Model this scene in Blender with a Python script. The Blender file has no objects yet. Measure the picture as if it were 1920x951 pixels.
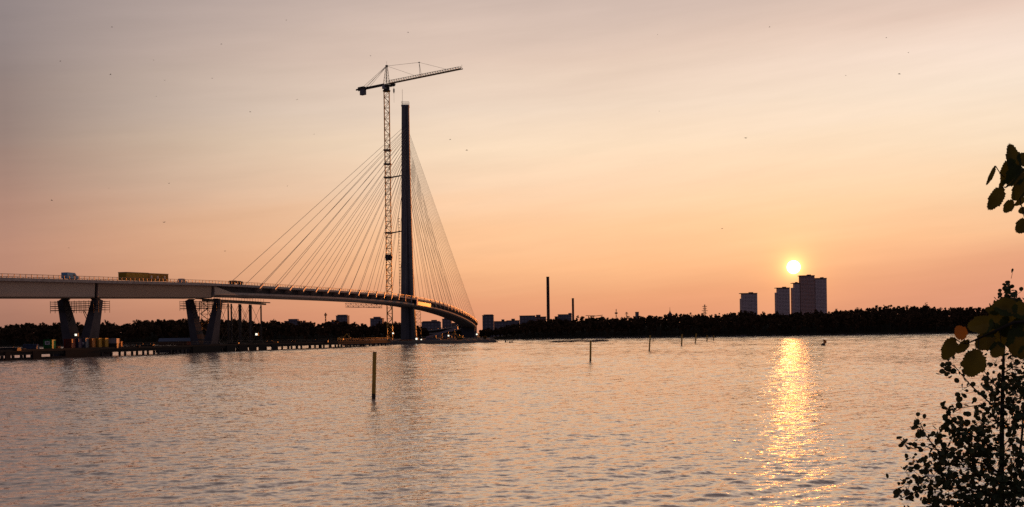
import bpy, bmesh, math, random
import numpy as np
from mathutils import Vector, Matrix
S = bpy.context.scene
COL = S.collection
R_ = math.radians
# ------------------------------------------------------------ camera
F = 2100.0; CX = 960.0; YH = 625.0; CAMH = 5.4; ROLL = math.atan(0.0140)
cr, sr = math.cos(ROLL), math.sin(ROLL)
cd = bpy.data.cameras.new('camera'); cam = bpy.data.objects.new('camera', cd); COL.objects.link(cam)
cd.sensor_width = 36; cd.lens = 36 * F / 1920; cd.shift_y = (YH - 475.5) / 1920
cd.clip_start = 0.1; cd.clip_end = 60000
cam.matrix_world = Matrix(((cr, sr, 0, 0), (0, 0, -1, 0), (-sr, cr, 0, CAMH), (0, 0, 0, 1)))
S.camera = cam

def W(px, py, Y):
    u = (px - CX) / F; w = (YH - py) / F
    return Vector(((u * cr + w * sr) * Y, Y, CAMH + (-u * sr + w * cr) * Y))
def ZH(px, py, Y): return W(px, py, Y).z

SUNV = (W(1488, 501, 1.0) - Vector((0, 0, CAMH))).normalized()
SUN_EL = math.asin(SUNV.z); SUN_AZ = math.atan2(SUNV.x, SUNV.y)

def lin(c):
    return tuple(((v / 255) / 12.92 if v / 255 <= 0.04045 else ((v / 255 + 0.055) / 1.055) ** 2.4) for v in c)

# ------------------------------------------------------------ world: Nishita sky behind a veil of high thin cloud
wd = bpy.data.worlds.new('World'); S.world = wd; wd.use_nodes = True
nt = wd.node_tree; nt.nodes.clear()
def N(t, typ, **k):
    n = t.nodes.new(typ)
    for a, b in k.items(): setattr(n, a, b)
    return n
def M_(t, op, a, b=None, clamp=False):
    n = t.nodes.new('ShaderNodeMath'); n.operation = op; n.use_clamp = clamp
    for i, v in enumerate((a, b)):
        if v is None: continue
        if isinstance(v, (int, float)): n.inputs[i].default_value = v
        else: t.links.new(v, n.inputs[i])
    return n.outputs[0]
def MR(t, v, a, b, c=0.0, d=1.0, smooth=False):
    n = t.nodes.new('ShaderNodeMapRange'); n.clamp = True
    if smooth: n.interpolation_type = 'SMOOTHSTEP'
    t.links.new(v, n.inputs[0])
    for i, x in enumerate((a, b, c, d)): n.inputs[1 + i].default_value = x
    return n.outputs[0]
def MIXC(t, f, a, b, mode='MIX'):
    n = t.nodes.new('ShaderNodeMix'); n.data_type = 'RGBA'; n.blend_type = mode
    for s, v in ((n.inputs[0], f), (n.inputs[6], a), (n.inputs[7], b)):
        if isinstance(v, (int, float)): s.default_value = v
        elif isinstance(v, tuple): s.default_value = (*v[:3], 1)
        else: t.links.new(v, s)
    return n.outputs[2]
tc = N(nt, 'ShaderNodeTexCoord'); sx = N(nt, 'ShaderNodeSeparateXYZ'); nt.links.new(tc.outputs['Generated'], sx.inputs[0])
X_, Y_, Z_ = sx.outputs
hl = M_(nt, 'MAXIMUM', M_(nt, 'SQRT', M_(nt, 'ADD', M_(nt, 'MULTIPLY', X_, X_), M_(nt, 'MULTIPLY', Y_, Y_))), 0.05)
s_ = M_(nt, 'DIVIDE', X_, hl)
tz = M_(nt, 'DIVIDE', Z_, hl)                         # tangent of the elevation
cmb = N(nt, 'ShaderNodeCombineXYZ')
tilt = M_(nt, 'SUBTRACT', tz, M_(nt, 'MULTIPLY', s_, 0.10))
nt.links.new(M_(nt, 'MULTIPLY', s_, 1.6), cmb.inputs[0]); nt.links.new(M_(nt, 'MULTIPLY', tilt, 14.0), cmb.inputs[1])
nz = N(nt, 'ShaderNodeTexNoise'); nz.inputs['Scale'].default_value = 1.3; nz.inputs['Detail'].default_value = 5; nz.inputs['Roughness'].default_value = .5
nz.inputs['Distortion'].default_value = .4
nt.links.new(cmb.outputs[0], nz.inputs['Vector'])
warp = M_(nt, 'MULTIPLY', M_(nt, 'SUBTRACT', nz.outputs[0], 0.5), 0.045)
ez = M_(nt, 'ADD', tz, warp)
pos = MR(nt, ez, 0.0, 0.6)
def ramp(stops):
    r = N(nt, 'ShaderNodeValToRGB'); cr_ = r.color_ramp; cr_.interpolation = 'B_SPLINE' if False else 'LINEAR'
    while len(cr_.elements) > 1: cr_.elements.remove(cr_.elements[0])
    cr_.elements[0].position = stops[0][0] / .6; cr_.elements[0].color = (*lin(stops[0][1]), 1)
    for z, c in stops[1:]:
        e = cr_.elements.new(z / .6); e.color = (*lin(c), 1)
    nt.links.new(pos, r.inputs[0]); return r.outputs[0]
TOP = [(.42, (140, 128, 124)), (.6, (88, 84, 90))]
rL = ramp([(.0, (158, 110, 95)), (.02, (170, 121, 102)), (.037, (184, 132, 111)), (.075, (186, 138, 117)), (.113, (176, 136, 119)), (.16, (153, 129, 119)), (.21, (146, 129, 124)), (.255, (146, 132, 130)), (.30, (143, 131, 131))] + TOP)
rM = ramp([(.0, (222, 148, 114)), (.03, (228, 160, 120)), (.058, (245, 184, 137)), (.095, (250, 198, 154)), (.13, (247, 211, 178)), (.168, (246, 219, 190)), (.2, (236, 213, 192)), (.245, (224, 199, 182)), (.29, (206, 184, 173))] + TOP)
rR = ramp([(.0, (205, 138, 115)), (.03, (216, 149, 122)), (.05, (222, 158, 126)), (.077, (241, 186, 144)), (.11, (243, 206, 168)), (.15, (242, 217, 188)), (.195, (244, 224, 204)), (.23, (244, 222, 206)), (.26, (228, 201, 186)), (.31, (213, 190, 179))] + TOP)
fL = M_(nt, 'SUBTRACT', 1.0, M_(nt, 'POWER', M_(nt, 'SUBTRACT', 1.0, MR(nt, s_, -.41, -.02)), 1.6))
c1 = MIXC(nt, fL, rL, rM)
c2 = MIXC(nt, MR(nt, s_, .10, .42), c1, rR)
# brightness ripple of thin cloud
nz2 = N(nt, 'ShaderNodeTexNoise'); nz2.inputs['Scale'].default_value = 4.0; nz2.inputs['Detail'].default_value = 7; nz2.inputs['Roughness'].default_value = .6
nt.links.new(cmb.outputs[0], nz2.inputs['Vector'])
g = M_(nt, 'ADD', M_(nt, 'MULTIPLY', M_(nt, 'SUBTRACT', nz2.outputs[0], .5), 0.18), 1.0)
hsv = N(nt, 'ShaderNodeVectorMath', operation='SCALE'); nt.links.new(c2, hsv.inputs[0]); nt.links.new(g, hsv.inputs['Scale'])
# eastern half of the dome is dusky
back = MR(nt, Y_, -0.35, 0.55, 0, 1, True)
c3 = MIXC(nt, back, lin((88, 84, 100)), hsv.outputs[0])
# the sun and its aureole in the haze
dt = N(nt, 'ShaderNodeVectorMath', operation='DOT_PRODUCT'); nt.links.new(tc.outputs['Generated'], dt.inputs[0]); dt.inputs[1].default_value = SUNV
ang = M_(nt, 'ARCCOSINE', M_(nt, 'MINIMUM', dt.outputs['Value'], 1.0))
def expo(width, amp, col):
    e = M_(nt, 'MULTIPLY', M_(nt, 'EXPONENT', M_(nt, 'MULTIPLY', ang, -1.0 / width)), amp)
    n = N(nt, 'ShaderNodeVectorMath', operation='SCALE'); n.inputs[0].default_value = col; nt.links.new(e, n.inputs['Scale']); return n.outputs[0]
def addv(a, b):
    n = N(nt, 'ShaderNodeVectorMath', operation='ADD'); nt.links.new(a, n.inputs[0]); nt.links.new(b, n.inputs[1]); return n.outputs[0]
tot = addv(c3, expo(.0050, 2.6, (1, .62, .16)))
tot = addv(tot, expo(.020, .26, (1, .5, .06)))
tot = addv(tot, expo(.11, .02, (1, .55, .15)))
disc = N(nt, 'ShaderNodeVectorMath', operation='SCALE'); disc.inputs[0].default_value = (1, .64, .25)
nt.links.new(MR(nt, ang, .0052, .0060, 11.0, 0.0), disc.inputs['Scale'])
tot = addv(tot, disc.outputs[0])
bg = N(nt, 'ShaderNodeBackground'); nt.links.new(tot, bg.inputs[0]); bg.inputs[1].default_value = 1.0
sky = N(nt, 'ShaderNodeTexSky'); sky.sky_type = 'NISHITA'; sky.sun_disc = False
sky.sun_elevation = SUN_EL; sky.sun_rotation = SUN_AZ; sky.dust_density = 3
bg2 = N(nt, 'ShaderNodeBackground'); nt.links.new(sky.outputs[0], bg2.inputs[0]); bg2.inputs[1].default_value = 0.003
ad = N(nt, 'ShaderNodeAddShader'); nt.links.new(bg.outputs[0], ad.inputs[0]); nt.links.new(bg2.outputs[0], ad.inputs[1])
wo = N(nt, 'ShaderNodeOutputWorld'); nt.links.new(ad.outputs[0], wo.inputs[0])
wd.cycles.sampling_method = 'MANUAL'; wd.cycles.sample_map_resolution = 1024

sl = bpy.data.lights.new('sun_light', 'SUN'); so = bpy.data.objects.new('sun_light', sl); COL.objects.link(so)
sl.energy = 2.2; sl.angle = R_(.5); sl.color = (1, .27, .05)
so.rotation_euler = SUNV.to_track_quat('Z', 'Y').to_euler(); so.location = (0, 0, 300)
S.view_settings.view_transform = 'Standard'; S.view_settings.look = 'None'; S.view_settings.exposure = 0; S.view_settings.gamma = 1
S.cycles.max_bounces = 6; S.cycles.volume_bounces = 0; S.cycles.transparent_max_bounces = 8
S.cycles.sample_clamp_direct = 6; S.cycles.sample_clamp_indirect = 3
S.cycles.use_denoising = False
S.cycles.use_adaptive_sampling = False

# ------------------------------------------------------------ materials
MATS = {}
def mat(name, col, rough=.8, metal=0.0, var=.12, scale=1.0, emit=0, trans=0):
    if name in MATS: return MATS[name]
    m = bpy.data.materials.new(name); m.use_nodes = True; t = m.node_tree; b = t.nodes['Principled BSDF']
    tcx = N(t, 'ShaderNodeTexCoord'); n = N(t, 'ShaderNodeTexNoise'); n.inputs['Scale'].default_value = scale; n.inputs['Detail'].default_value = 6
    t.links.new(tcx.outputs['Object'], n.inputs['Vector'])
    c = MIXC(t, n.outputs[0], tuple(max(0, v * (1 - 2 * var)) for v in col), tuple(v * (1 + 2 * var) for v in col))
    t.links.new(c, b.inputs['Base Color'])
    b.inputs['Roughness'].default_value = rough; b.inputs['Metallic'].default_value = metal; b.inputs['Specular IOR Level'].default_value = .08 if rough > .75 else .3
    if trans:
        tr = N(t, 'ShaderNodeBsdfTranslucent'); t.links.new(c, tr.inputs[0])
        mx = N(t, 'ShaderNodeMixShader'); mx.inputs[0].default_value = trans
        t.links.new(b.outputs[0], mx.inputs[1]); t.links.new(tr.outputs[0], mx.inputs[2])
        t.links.new(mx.outputs[0], t.nodes['Material Output'].inputs[0])
    if emit:
        b.inputs['Emission Color'].default_value = (*col, 1); b.inputs['Emission Strength'].default_value = emit
    MATS[name] = m; return m
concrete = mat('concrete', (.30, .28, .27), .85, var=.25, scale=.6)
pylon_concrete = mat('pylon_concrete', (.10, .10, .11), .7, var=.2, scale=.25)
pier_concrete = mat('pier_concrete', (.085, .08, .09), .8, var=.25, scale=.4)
girder_steel = mat('girder_paint', (.31, .25, .225), .5, var=.08, scale=.15)
girder_brown = mat('girder_brown_paint', (.25, .175, .14), .5, var=.08, scale=.15)
dark_steel = mat('dark_steel', (.035, .03, .03), .6, .3, scale=2)
rail_steel = mat('rail_steel', (.09, .08, .08), .5, .5)
cable_m = mat('cable_sheath', (.14, .12, .115), .5, .0, var=.02)
yellow_steel = mat('yellow_crane_paint', (.55, .33, .07), .5, var=.15)
timber = mat('weathered_timber', (.05, .038, .03), .9, var=.3, scale=2)
black_void = mat('dark_rubber', (.02, .02, .02), .9)
glassm = mat('dark_glass', (.03, .04, .05), .15)
rock = mat('rock', (.10, .085, .075), .9, var=.4, scale=.5)
soil = mat('soil', (.05, .045, .03), .95, var=.3, scale=.1)
bark = mat('bark', (.05, .04, .03), .9, var=.3, scale=8)
foliage_far = mat('foliage_far', (.075, .043, .022), .95, var=.45, scale=.12)
leaf_m = mat('alder_leaf', (.040, .055, .018), .6, var=.3, scale=6, trans=.12)
aspen_m = mat('aspen_leaf', (.050, .064, .010), .6, var=.4, scale=22, trans=.3)
aspen_y = mat('aspen_leaf_yellow', (.26, .13, .02), .5, var=.3, scale=14, trans=.3)
lamp_on = mat('lit_lamp', (1, .93, .75), .5, emit=1.5)
white_p = mat('white_paint', (.7, .7, .7), .5, var=.03)

# ------------------------------------------------------------ mesh tools
ORG = {}
def place(o, parent):
    if parent is not None:
        o.parent = parent
class MB:
    def __init__(s): s.v = []; s.f = []
    def add(s, vs, fs):
        n = len(s.v); s.v += [tuple(x) for x in vs]; s.f += [tuple(i + n for i in f) for f in fs]; return s
    def hexa(s, a, b):   # two quads (bottom, top), same winding
        return s.add(list(a) + list(b), [(3, 2, 1, 0), (4, 5, 6, 7), (0, 1, 5, 4), (1, 2, 6, 5), (2, 3, 7, 6), (3, 0, 4, 7)])
    def box(s, c, size, rot=0, ax=None, ay=None):
        c = Vector(c); X = Vector(ax) if ax else Vector((math.cos(rot), math.sin(rot), 0)); Y = Vector(ay) if ay else Vector((-math.sin(rot), math.cos(rot), 0))
        Z = X.cross(Y).normalized(); hx, hy, hz = (d / 2 for d in size)
        q = [c + X * i * hx + Y * j * hy for i, j in ((-1, -1), (1, -1), (1, 1), (-1, 1))]
        return s.hexa([p - Z * hz for p in q], [p + Z * hz for p in q])
    def beam(s, p, q, w, h=None):
        p, q = Vector(p), Vector(q); d = q - p
        if d.length < 1e-6: return s
        h = h or w; d.normalize(); up = Vector((0, 0, 1)) if abs(d.z) < .95 else Vector((1, 0, 0))
        a = d.cross(up).normalized() * w / 2; b = a.cross(d).normalized() * h / 2
        return s.hexa([p - a - b, p + a - b, p + a + b, p - a + b][::-1], [q - a - b, q + a - b, q + a + b, q - a + b][::-1])
    def tube(s, pts, rs, n=6):
        pts = [Vector(p) for p in pts]; rs = rs if hasattr(rs, '__len__') else [rs] * len(pts)
        vs = []; fs = []
        d0 = (pts[1] - pts[0]).normalized(); a = d0.orthogonal().normalized()
        for i, p in enumerate(pts):
            d = (pts[min(i + 1, len(pts) - 1)] - pts[max(i - 1, 0)]).normalized()
            a = (a - d * a.dot(d)).normalized(); b = d.cross(a)
            for k in range(n):
                t = 2 * math.pi * k / n; vs.append(p + (a * math.cos(t) + b * math.sin(t)) * rs[i])
        for i in range(len(pts) - 1):
            for k in range(n):
                k2 = (k + 1) % n; fs.append((i * n + k, i * n + k2, (i + 1) * n + k2, (i + 1) * n + k))
        fs.append(tuple(range(n))[::-1]); fs.append(tuple((len(pts) - 1) * n + k for k in range(n)))
        return s.add(vs, fs)
    def lathe(s, c, prof, n=12):
        vs = []; fs = []
        for r, z in prof:
            for k in range(n):
                t = 2 * math.pi * k / n; vs.append((c[0] + r * math.cos(t), c[1] + r * math.sin(t), c[2] + z))
        for i in range(len(prof) - 1):
            for k in range(n):
                k2 = (k + 1) % n; fs.append((i * n + k, i * n + k2, (i + 1) * n + k2, (i + 1) * n + k))
        fs.append(tuple(range(n))[::-1]); fs.append(tuple((len(prof) - 1) * n + k for k in range(n)))
        return s.add(vs, fs)
    def build(s, name, m, parent=None, org=None, smooth=False):
        if parent is not None: o0 = ORG[parent.name]
        elif org is not None: o0 = Vector(org)
        else: o0 = Vector((0, 0, 0))
        me = bpy.data.meshes.new(name); me.from_pydata([tuple(Vector(v) - o0) for v in s.v], [], s.f); me.update()
        if smooth: me.shade_smooth()
        me.materials.append(m)
        o = bpy.data.objects.new(name, me); COL.objects.link(o)
        if parent is not None: o.parent = parent
        else: o.location = o0
        ORG[o.name] = o0; return o
def tag(o, label=None, cat=None, group=None, kind=None):
    for k, v in (('label', label), ('category', cat), ('group', group), ('kind', kind)):
        if v: o[k] = v
    return o
def thing(name, loc, label, cat, group=None):
    o = bpy.data.objects.new(name, None); COL.objects.link(o); o.location = loc; o.empty_display_size = .5
    ORG[o.name] = Vector(loc); return tag(o, label, cat, group)
def kids(o): return [c for c in COL.objects if c.parent == o]
def copy_tree(o, loc, label=None, rz=None, sc=None):
    c = o.copy(); COL.objects.link(c); c.location = loc; ORG[c.name] = Vector(loc)
    if rz is not None: c.rotation_euler = (0, 0, rz)
    if sc is not None: c.scale = sc
    if label: c['label'] = label
    for ch in [x for x in o.children]:
        k = ch.copy(); COL.objects.link(k); k.parent = c
        for g in ch.children:
            j = g.copy(); COL.objects.link(j); j.parent = k
    return c
def npmesh(name, V, Fq, m, nper, loc=(0, 0, 0), parent=None):
    me = bpy.data.meshes.new(name); nv = len(V); nf = len(Fq)
    me.vertices.add(nv); me.vertices.foreach_set('co', np.asarray(V, dtype=np.float32).ravel())
    me.loops.add(nf * nper); me.loops.foreach_set('vertex_index', np.asarray(Fq, dtype=np.int32).ravel())
    me.polygons.add(nf); me.polygons.foreach_set('loop_start', np.arange(0, nf * nper, nper, dtype=np.int32))
    me.update(calc_edges=True); me.materials.append(m)
    o = bpy.data.objects.new(name, me); COL.objects.link(o); o.location = loc
    if parent is not None: o.parent = parent
    ORG[o.name] = Vector(loc); return o
def interp(x, pts):
    return float(np.interp(x, [p[0] for p in pts], [p[1] for p in pts]))

# ------------------------------------------------------------ water
def water_mat():
    m = bpy.data.materials.new('sea_water'); m.use_nodes = True; t = m.node_tree; b = t.nodes['Principled BSDF']
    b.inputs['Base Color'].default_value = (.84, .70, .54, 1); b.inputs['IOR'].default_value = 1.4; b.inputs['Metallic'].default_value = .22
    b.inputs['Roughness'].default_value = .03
    g = N(t, 'ShaderNodeNewGeometry')
    def layer(sx_, sy_, rot, amp_x, amp_y, det, seed):
        mp = N(t, 'ShaderNodeMapping'); t.links.new(g.outputs['Position'], mp.inputs[0])
        mp.inputs['Rotation'].default_value = (0, 0, rot); mp.inputs['Scale'].default_value = (sx_, sy_, 1); mp.inputs['Location'].default_value = (seed, seed * 1.7, seed)
        n = N(t, 'ShaderNodeTexNoise'); n.inputs['Scale'].default_value = 1; n.inputs['Detail'].default_value = det; n.inputs['Roughness'].default_value = .5
        t.links.new(mp.outputs[0], n.inputs['Vector'])
        s1 = N(t, 'ShaderNodeVectorMath', operation='SUBTRACT'); t.links.new(n.outputs['Color'], s1.inputs[0]); s1.inputs[1].default_value = (.5, .5, .5)
        s2 = N(t, 'ShaderNodeVectorMath', operation='MULTIPLY'); t.links.new(s1.outputs[0], s2.inputs[0]); s2.inputs[1].default_value = (amp_x, amp_y, 0)
        return s2.outputs[0]
    def add(a, c):
        n = N(t, 'ShaderNodeVectorMath', operation='ADD'); t.links.new(a, n.inputs[0])
        if isinstance(c, tuple): n.inputs[1].default_value = c
        else: t.links.new(c, n.inputs[1])
        return n.outputs[0]
    l = add(layer(1.4, 2.6, -.10, .85, .26, 2, 8.7), layer(5.0, 7.0, .3, .75, .22, 1, 1.3))
    # gusts: calmer and rougher patches
    mp = N(t, 'ShaderNodeMapping'); t.links.new(g.outputs['Position'], mp.inputs[0]); mp.inputs['Scale'].default_value = (.012, .03, 1)
    n = N(t, 'ShaderNodeTexNoise'); n.inputs['Scale'].default_value = 1; n.inputs['Detail'].default_value = 3; t.links.new(mp.outputs[0], n.inputs['Vector'])
    sc = N(t, 'ShaderNodeVectorMath', operation='SCALE'); t.links.new(l, sc.inputs[0]); t.links.new(MR(t, n.outputs[0], .3, .7, .7, 1.2), sc.inputs['Scale'])
    v = add(sc.outputs[0], g.outputs['Normal'])
    nn = N(t, 'ShaderNodeVectorMath', operation='NORMALIZE'); t.links.new(v, nn.inputs[0]); t.links.new(nn.outputs[0], b.inputs['Normal'])
    return m
water_m = water_mat()
def wave_field(X, Y, sp):
    """sum of many small wave trains; sp = local mesh spacing, shorter waves are left to the surface shader"""
    r = np.random.default_rng(11); Z = np.zeros_like(X); n = 100
    lam = np.exp(np.linspace(math.log(.34), math.log(26.0), n)); th = r.normal(0.45, .60, n); tr = (lam > 1.5) & (lam < 3.2); th[tr] = r.normal(.85, .22, int(tr.sum())); ph = r.uniform(0, 6.283, n)
    gust = 1 + .38 * np.sin(X * .021 + Y * .043 + 1) * np.sin(X * .034 - Y * .017 + 2) + .22 * np.sin(X * .11 + Y * .23) * np.sin(-X * .07 + Y * .19 + 4)
    for i in range(n):
        k = 2 * math.pi / lam[i]; sl = .0165 * np.exp(-(np.log(lam[i] / np.maximum(1.0, 4.2 * sp))) ** 2)
        att = np.clip((lam[i] / sp - 2.6) / 3.0, 0, 1)
        if att.max() <= 0: continue
        a = th[i]; sl = sl * (1.45 if tr[i] else .92)
        q = k * (X * -math.sin(a) + Y * math.cos(a)) + ph[i]
        Z += (sl / k) * att * (np.sin(q) + .18 * np.cos(2 * q))
    return Z * gust
nc, yy_ = 1150, [27.0]
while yy_[-1] < 1080: yy_.append(yy_[-1] * (1 + .0019 + .0000012 * yy_[-1]))
yy_ = np.array(yy_, dtype=np.float64); tt = np.linspace(-.62, .62, nc)
GX = yy_[:, None] * tt[None, :]; GY = np.repeat(yy_[:, None], nc, 1); SPC = np.repeat(np.maximum(np.gradient(yy_), yy_ * (tt[1] - tt[0]))[:, None], nc, 1)
GZ = wave_field(GX, GY, SPC)
edge = np.clip((.62 - np.abs(tt)) / .03, 0, 1)[None, :] * np.clip((yy_ - 27) / 3, 0, 1)[:, None] * np.clip((1080 - yy_) / 40, 0, 1)[:, None]
GZ = GZ * edge
V = np.stack([GX, GY, GZ], 2).reshape(-1, 3); nr = len(yy_)
ii = np.arange((nr - 1) * (nc)).reshape(nr - 1, nc)[:, :-1].ravel(); Fq = np.stack([ii, ii + 1, ii + nc + 1, ii + nc], 1)
me = bpy.data.meshes.new('water'); b0 = len(V)
# flat outer sea joined round the rippled sheet
y0_, y1_ = yy_[0], yy_[-1]; xa, xb = .62 * y0_, .62 * y1_
OUT = [(-20000, -300, 0), (20000, -300, 0), (20000, 30000, 0), (-20000, 30000, 0), (-xa, y0_, 0), (xa, y0_, 0), (xb, y1_, 0), (-xb, y1_, 0)]
V = np.concatenate([V, np.array(OUT)]); o_ = lambda *q: [b0 + k for k in q]
Fq = np.concatenate([Fq, np.array([o_(0, 1, 5, 4), o_(1, 2, 6, 5), o_(2, 3, 7, 6), o_(3, 0, 4, 7)])])
me.vertices.add(len(V)); me.vertices.foreach_set('co', V.astype(np.float32).ravel()); me.loops.add(len(Fq) * 4); me.loops.foreach_set('vertex_index', Fq.astype(np.int32).ravel())
me.polygons.add(len(Fq)); me.polygons.foreach_set('loop_start', np.arange(0, len(Fq) * 4, 4, dtype=np.int32)); me.polygons.foreach_set('use_smooth', np.ones(len(Fq), dtype=bool)); me.update(calc_edges=True); me.materials.append(water_m)
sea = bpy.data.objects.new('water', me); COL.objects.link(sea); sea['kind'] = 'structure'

# ------------------------------------------------------------ far shore: land, wood
TL = [(-500, 601), (-200, 605), (0, 611), (20, 605), (60, 603), (80, 607), (105, 604), (130, 605), (190, 605), (215, 601), (240, 606), (262, 598), (290, 596), (340, 595), (380, 596), (420, 596), (440, 597), (470, 601), (500, 600), (520, 599), (560, 604), (600, 603), (620, 601), (640, 599), (660, 605), (690, 607), (720, 603), (750, 604), (790, 611), (860, 619), (900, 619), (940, 612), (960, 606), (985, 600), (1003, 597), (1030, 594), (1080, 597), (1100, 593), (1130, 591), (1160, 594), (1200, 591), (1220, 588), (1250, 587), (1300, 587), (1340, 589), (1360, 586), (1385, 582), (1420, 583), (1450, 585), (1480, 587), (1500, 582), (1530, 580), (1550, 582), (1562, 584), (1572, 577), (1585, 580), (1600, 577), (1615, 574), (1640, 572), (1670, 570), (1700, 571), (1735, 569), (1760, 574), (1790, 573), (1830, 575), (1870, 572), (1920, 569), (2300, 571), (2600, 577)]
def shoreY(px): return interp(px, [(-500, 880), (0, 900), (700, 940), (900, 985), (1170, 985), (1700, 950), (1920, 950), (2600, 900)])
def ztop(px): return ZH(px, interp(px, TL), shoreY(px) + 40)
rng = np.random.default_rng(7); random.seed(7)
gv = []; gf = []
pxs = list(range(-900, 2900, 20)); offs = [(-2, -.8), (3, 1.0), (14, 2.0), (40, None), (80, None), (200, None), (700, None), (6000, 9), (20000, 6)]
for px in pxs:
    zt = ztop(px)
    for dy, z in offs:
        Y = shoreY(px) + dy
        zz = z if z is not None else max(1.5, (zt - 9) * {40: .75, 80: 1.0, 200: 1.0, 700: .8}[dy])
        p = W(px, 620, Y); gv.append((p.x, Y, zz + (rng.uniform(-.4, .4) if dy < 50 and dy > 0 else 0)))
nO = len(offs)
for i in range(len(pxs) - 1):
    for j in range(nO - 1):
        gf.append((i * nO + j, (i + 1) * nO + j, (i + 1) * nO + j + 1, i * nO + j + 1))
g_ = MB(); g_.add(gv, gf); tag(g_.build('far_shore', soil), kind='structure')
# pale rocky waterline strip
rk = MB()
for i in range(190):
    px = rng.uniform(940, 1900); p = W(px, 620, shoreY(px) + rng.uniform(-2, 3)); r = rng.uniform(.5, 1.5)
    if not (1100 < px < 1420 or 1540 < px < 1600 or rng.random() < .25): continue
    rk.lathe((p.x, p.y, -.2), [(r, 0), (r * .9, r * .5), (r * .4, r * .8)], 6)
tag(rk.build('shore_rocks', mat('pale_rock', (.16, .13, .12), .9, var=.3, scale=.6)), 'low pale rocks scattered along the waterline below the far wood', 'rocks', kind='stuff')

def crown_faces(c, rad, n, size, conifer=False):
    """n small leafy quads through an uneven crown at c"""
    rx, rz = rad
    k = max(4, n // 22)
    lob = rng.normal(size=(k, 3)); lob /= np.linalg.norm(lob, axis=1)[:, None]
    lob *= rng.uniform(.35, .85, (k, 1)); lob = lob * np.array([rx, rx, rz])
    if conifer:
        h = (lob[:, 2] / rz + 1) / 2; f = (1.05 - h); lob[:, 0] *= f; lob[:, 1] *= f
    idx = rng.integers(0, k, n); d = rng.normal(size=(n, 3)); d /= np.linalg.norm(d, axis=1)[:, None]
    lr = rx * rng.uniform(.25, .45, k)
    ctr = lob[idx] + d * (lr[idx] * rng.uniform(.4, 1, n))[:, None] * (0.6 if conifer else 1)
    ctr = ctr + np.array(c)
    a = rng.normal(size=(n, 3)); a /= np.linalg.norm(a, axis=1)[:, None]
    b = np.cross(a, rng.normal(size=(n, 3))); b /= np.linalg.norm(b, axis=1)[:, None]
    sz = (size * rng.uniform(.5, 1.2, n))[:, None]
    q = np.stack([ctr - a * sz, ctr - b * sz * .8, ctr + a * sz, ctr + b * sz * .8], axis=1)
    return q.reshape(-1, 3)
def trunk_quads(x, y, z0, z1, r):
    vs = []
    for dx, dy in ((r, 0), (0, r)):
        vs += [(x - dx, y - dy, z0), (x + dx, y + dy, z0), (x + dx * .5, y + dy * .5, z1), (x - dx * .5, y - dy * .5, z1)]
    return np.array(vs)
def wood(px0, px1, name, label):
    Q = []
    for row, (dy, step, frac) in enumerate(((6, 9, .74), (16, 8, .84), (28, 7, .93), (42, 7, 1.0), (60, 8, 1.0))):
        x = px0
        while x < px1:
            px = x + rng.uniform(-3, 3); x += step * rng.uniform(.7, 1.5)
            Y = shoreY(px) + dy + rng.uniform(-5, 5)
            if name_skip(px): continue
            top = CAMH + (ztop(px) - CAMH) * (Y / (shoreY(px) + 40)) * (frac if row < 3 else 1) + rng.normal() * 1.0 - (.8 if row >= 3 else 0)
            z0 = max(1.0, interp(dy, [(0, 1), (14, 2), (40, max(1.5, (ztop(px) - 9) * .75)), (80, max(1.5, (ztop(px) - 9)))])) - .5
            h = max(5, top - z0); rx = min(7.0, rng.uniform(.24, .38) * h); rz = h * rng.uniform(.33, .45)
            con = rng.random() < .16
            if con: rx *= .6; rz = h * .45
            p = W(px, 620, Y)
            Q.append(crown_faces((p.x, Y, top - rz), (rx, rz), 230 if row != 4 else 150, .95 if row < 3 else .8, con))
            Q.append(trunk_quads(p.x, Y, z0, top - rz, .25))
    V = np.concatenate(Q); Fq = np.arange(len(V)).reshape(-1, 4)
    o = npmesh(name, V, Fq, foliage_far, 4)
    return tag(o, label, 'wood', kind='stuff')
def name_skip(px): return False
wood(-420, 800, 'far_wood', 'long dark wood behind the work jetty and under the bridge, left of the pylon')
wood(905, 2450, 'far_wood', 'long dark leafy wood on the far shore under the chimneys and the sun, right of the bridge')

# standout trees: own crowns above the skyline
def lone_tree(px, pytop, wpx, Y, label, con=False, yellow=None):
    top = ZH(px, pytop, Y); base = W(px, 620, Y); z0 = 2.0; rx = wpx / 2 * Y / F; h = top - z0
    t = thing('pine_tree' if con else 'leafy_tree', (base.x, Y, z0), label, 'tree')
    rz = min(h * .42, rx * (2.2 if con else 1.15)); m = MB(); m.tube([(base.x, Y, z0), (base.x + .3, Y, z0 + h * .5), (base.x, Y, top - rz * .6)], [.4, .28, .12], 6)
    for k in range(5):
        a = rng.uniform(0, 6.28); zz = top - rz * rng.uniform(.9, 1.6); m.tube([(base.x, Y, zz), (base.x + math.cos(a) * rx * .6, Y + math.sin(a) * rx * .6, zz + rz * .4)], [.12, .05], 5)
    m.build('trunk', bark, t)
    V = crown_faces((0, 0, top - rz - z0), (rx * .85, rz), 420, .55, con); Fq = np.arange(len(V)).reshape(-1, 4)
    o = npmesh('crown', V, Fq, yellow or foliage_far, 4, parent=t)
    return t
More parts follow.
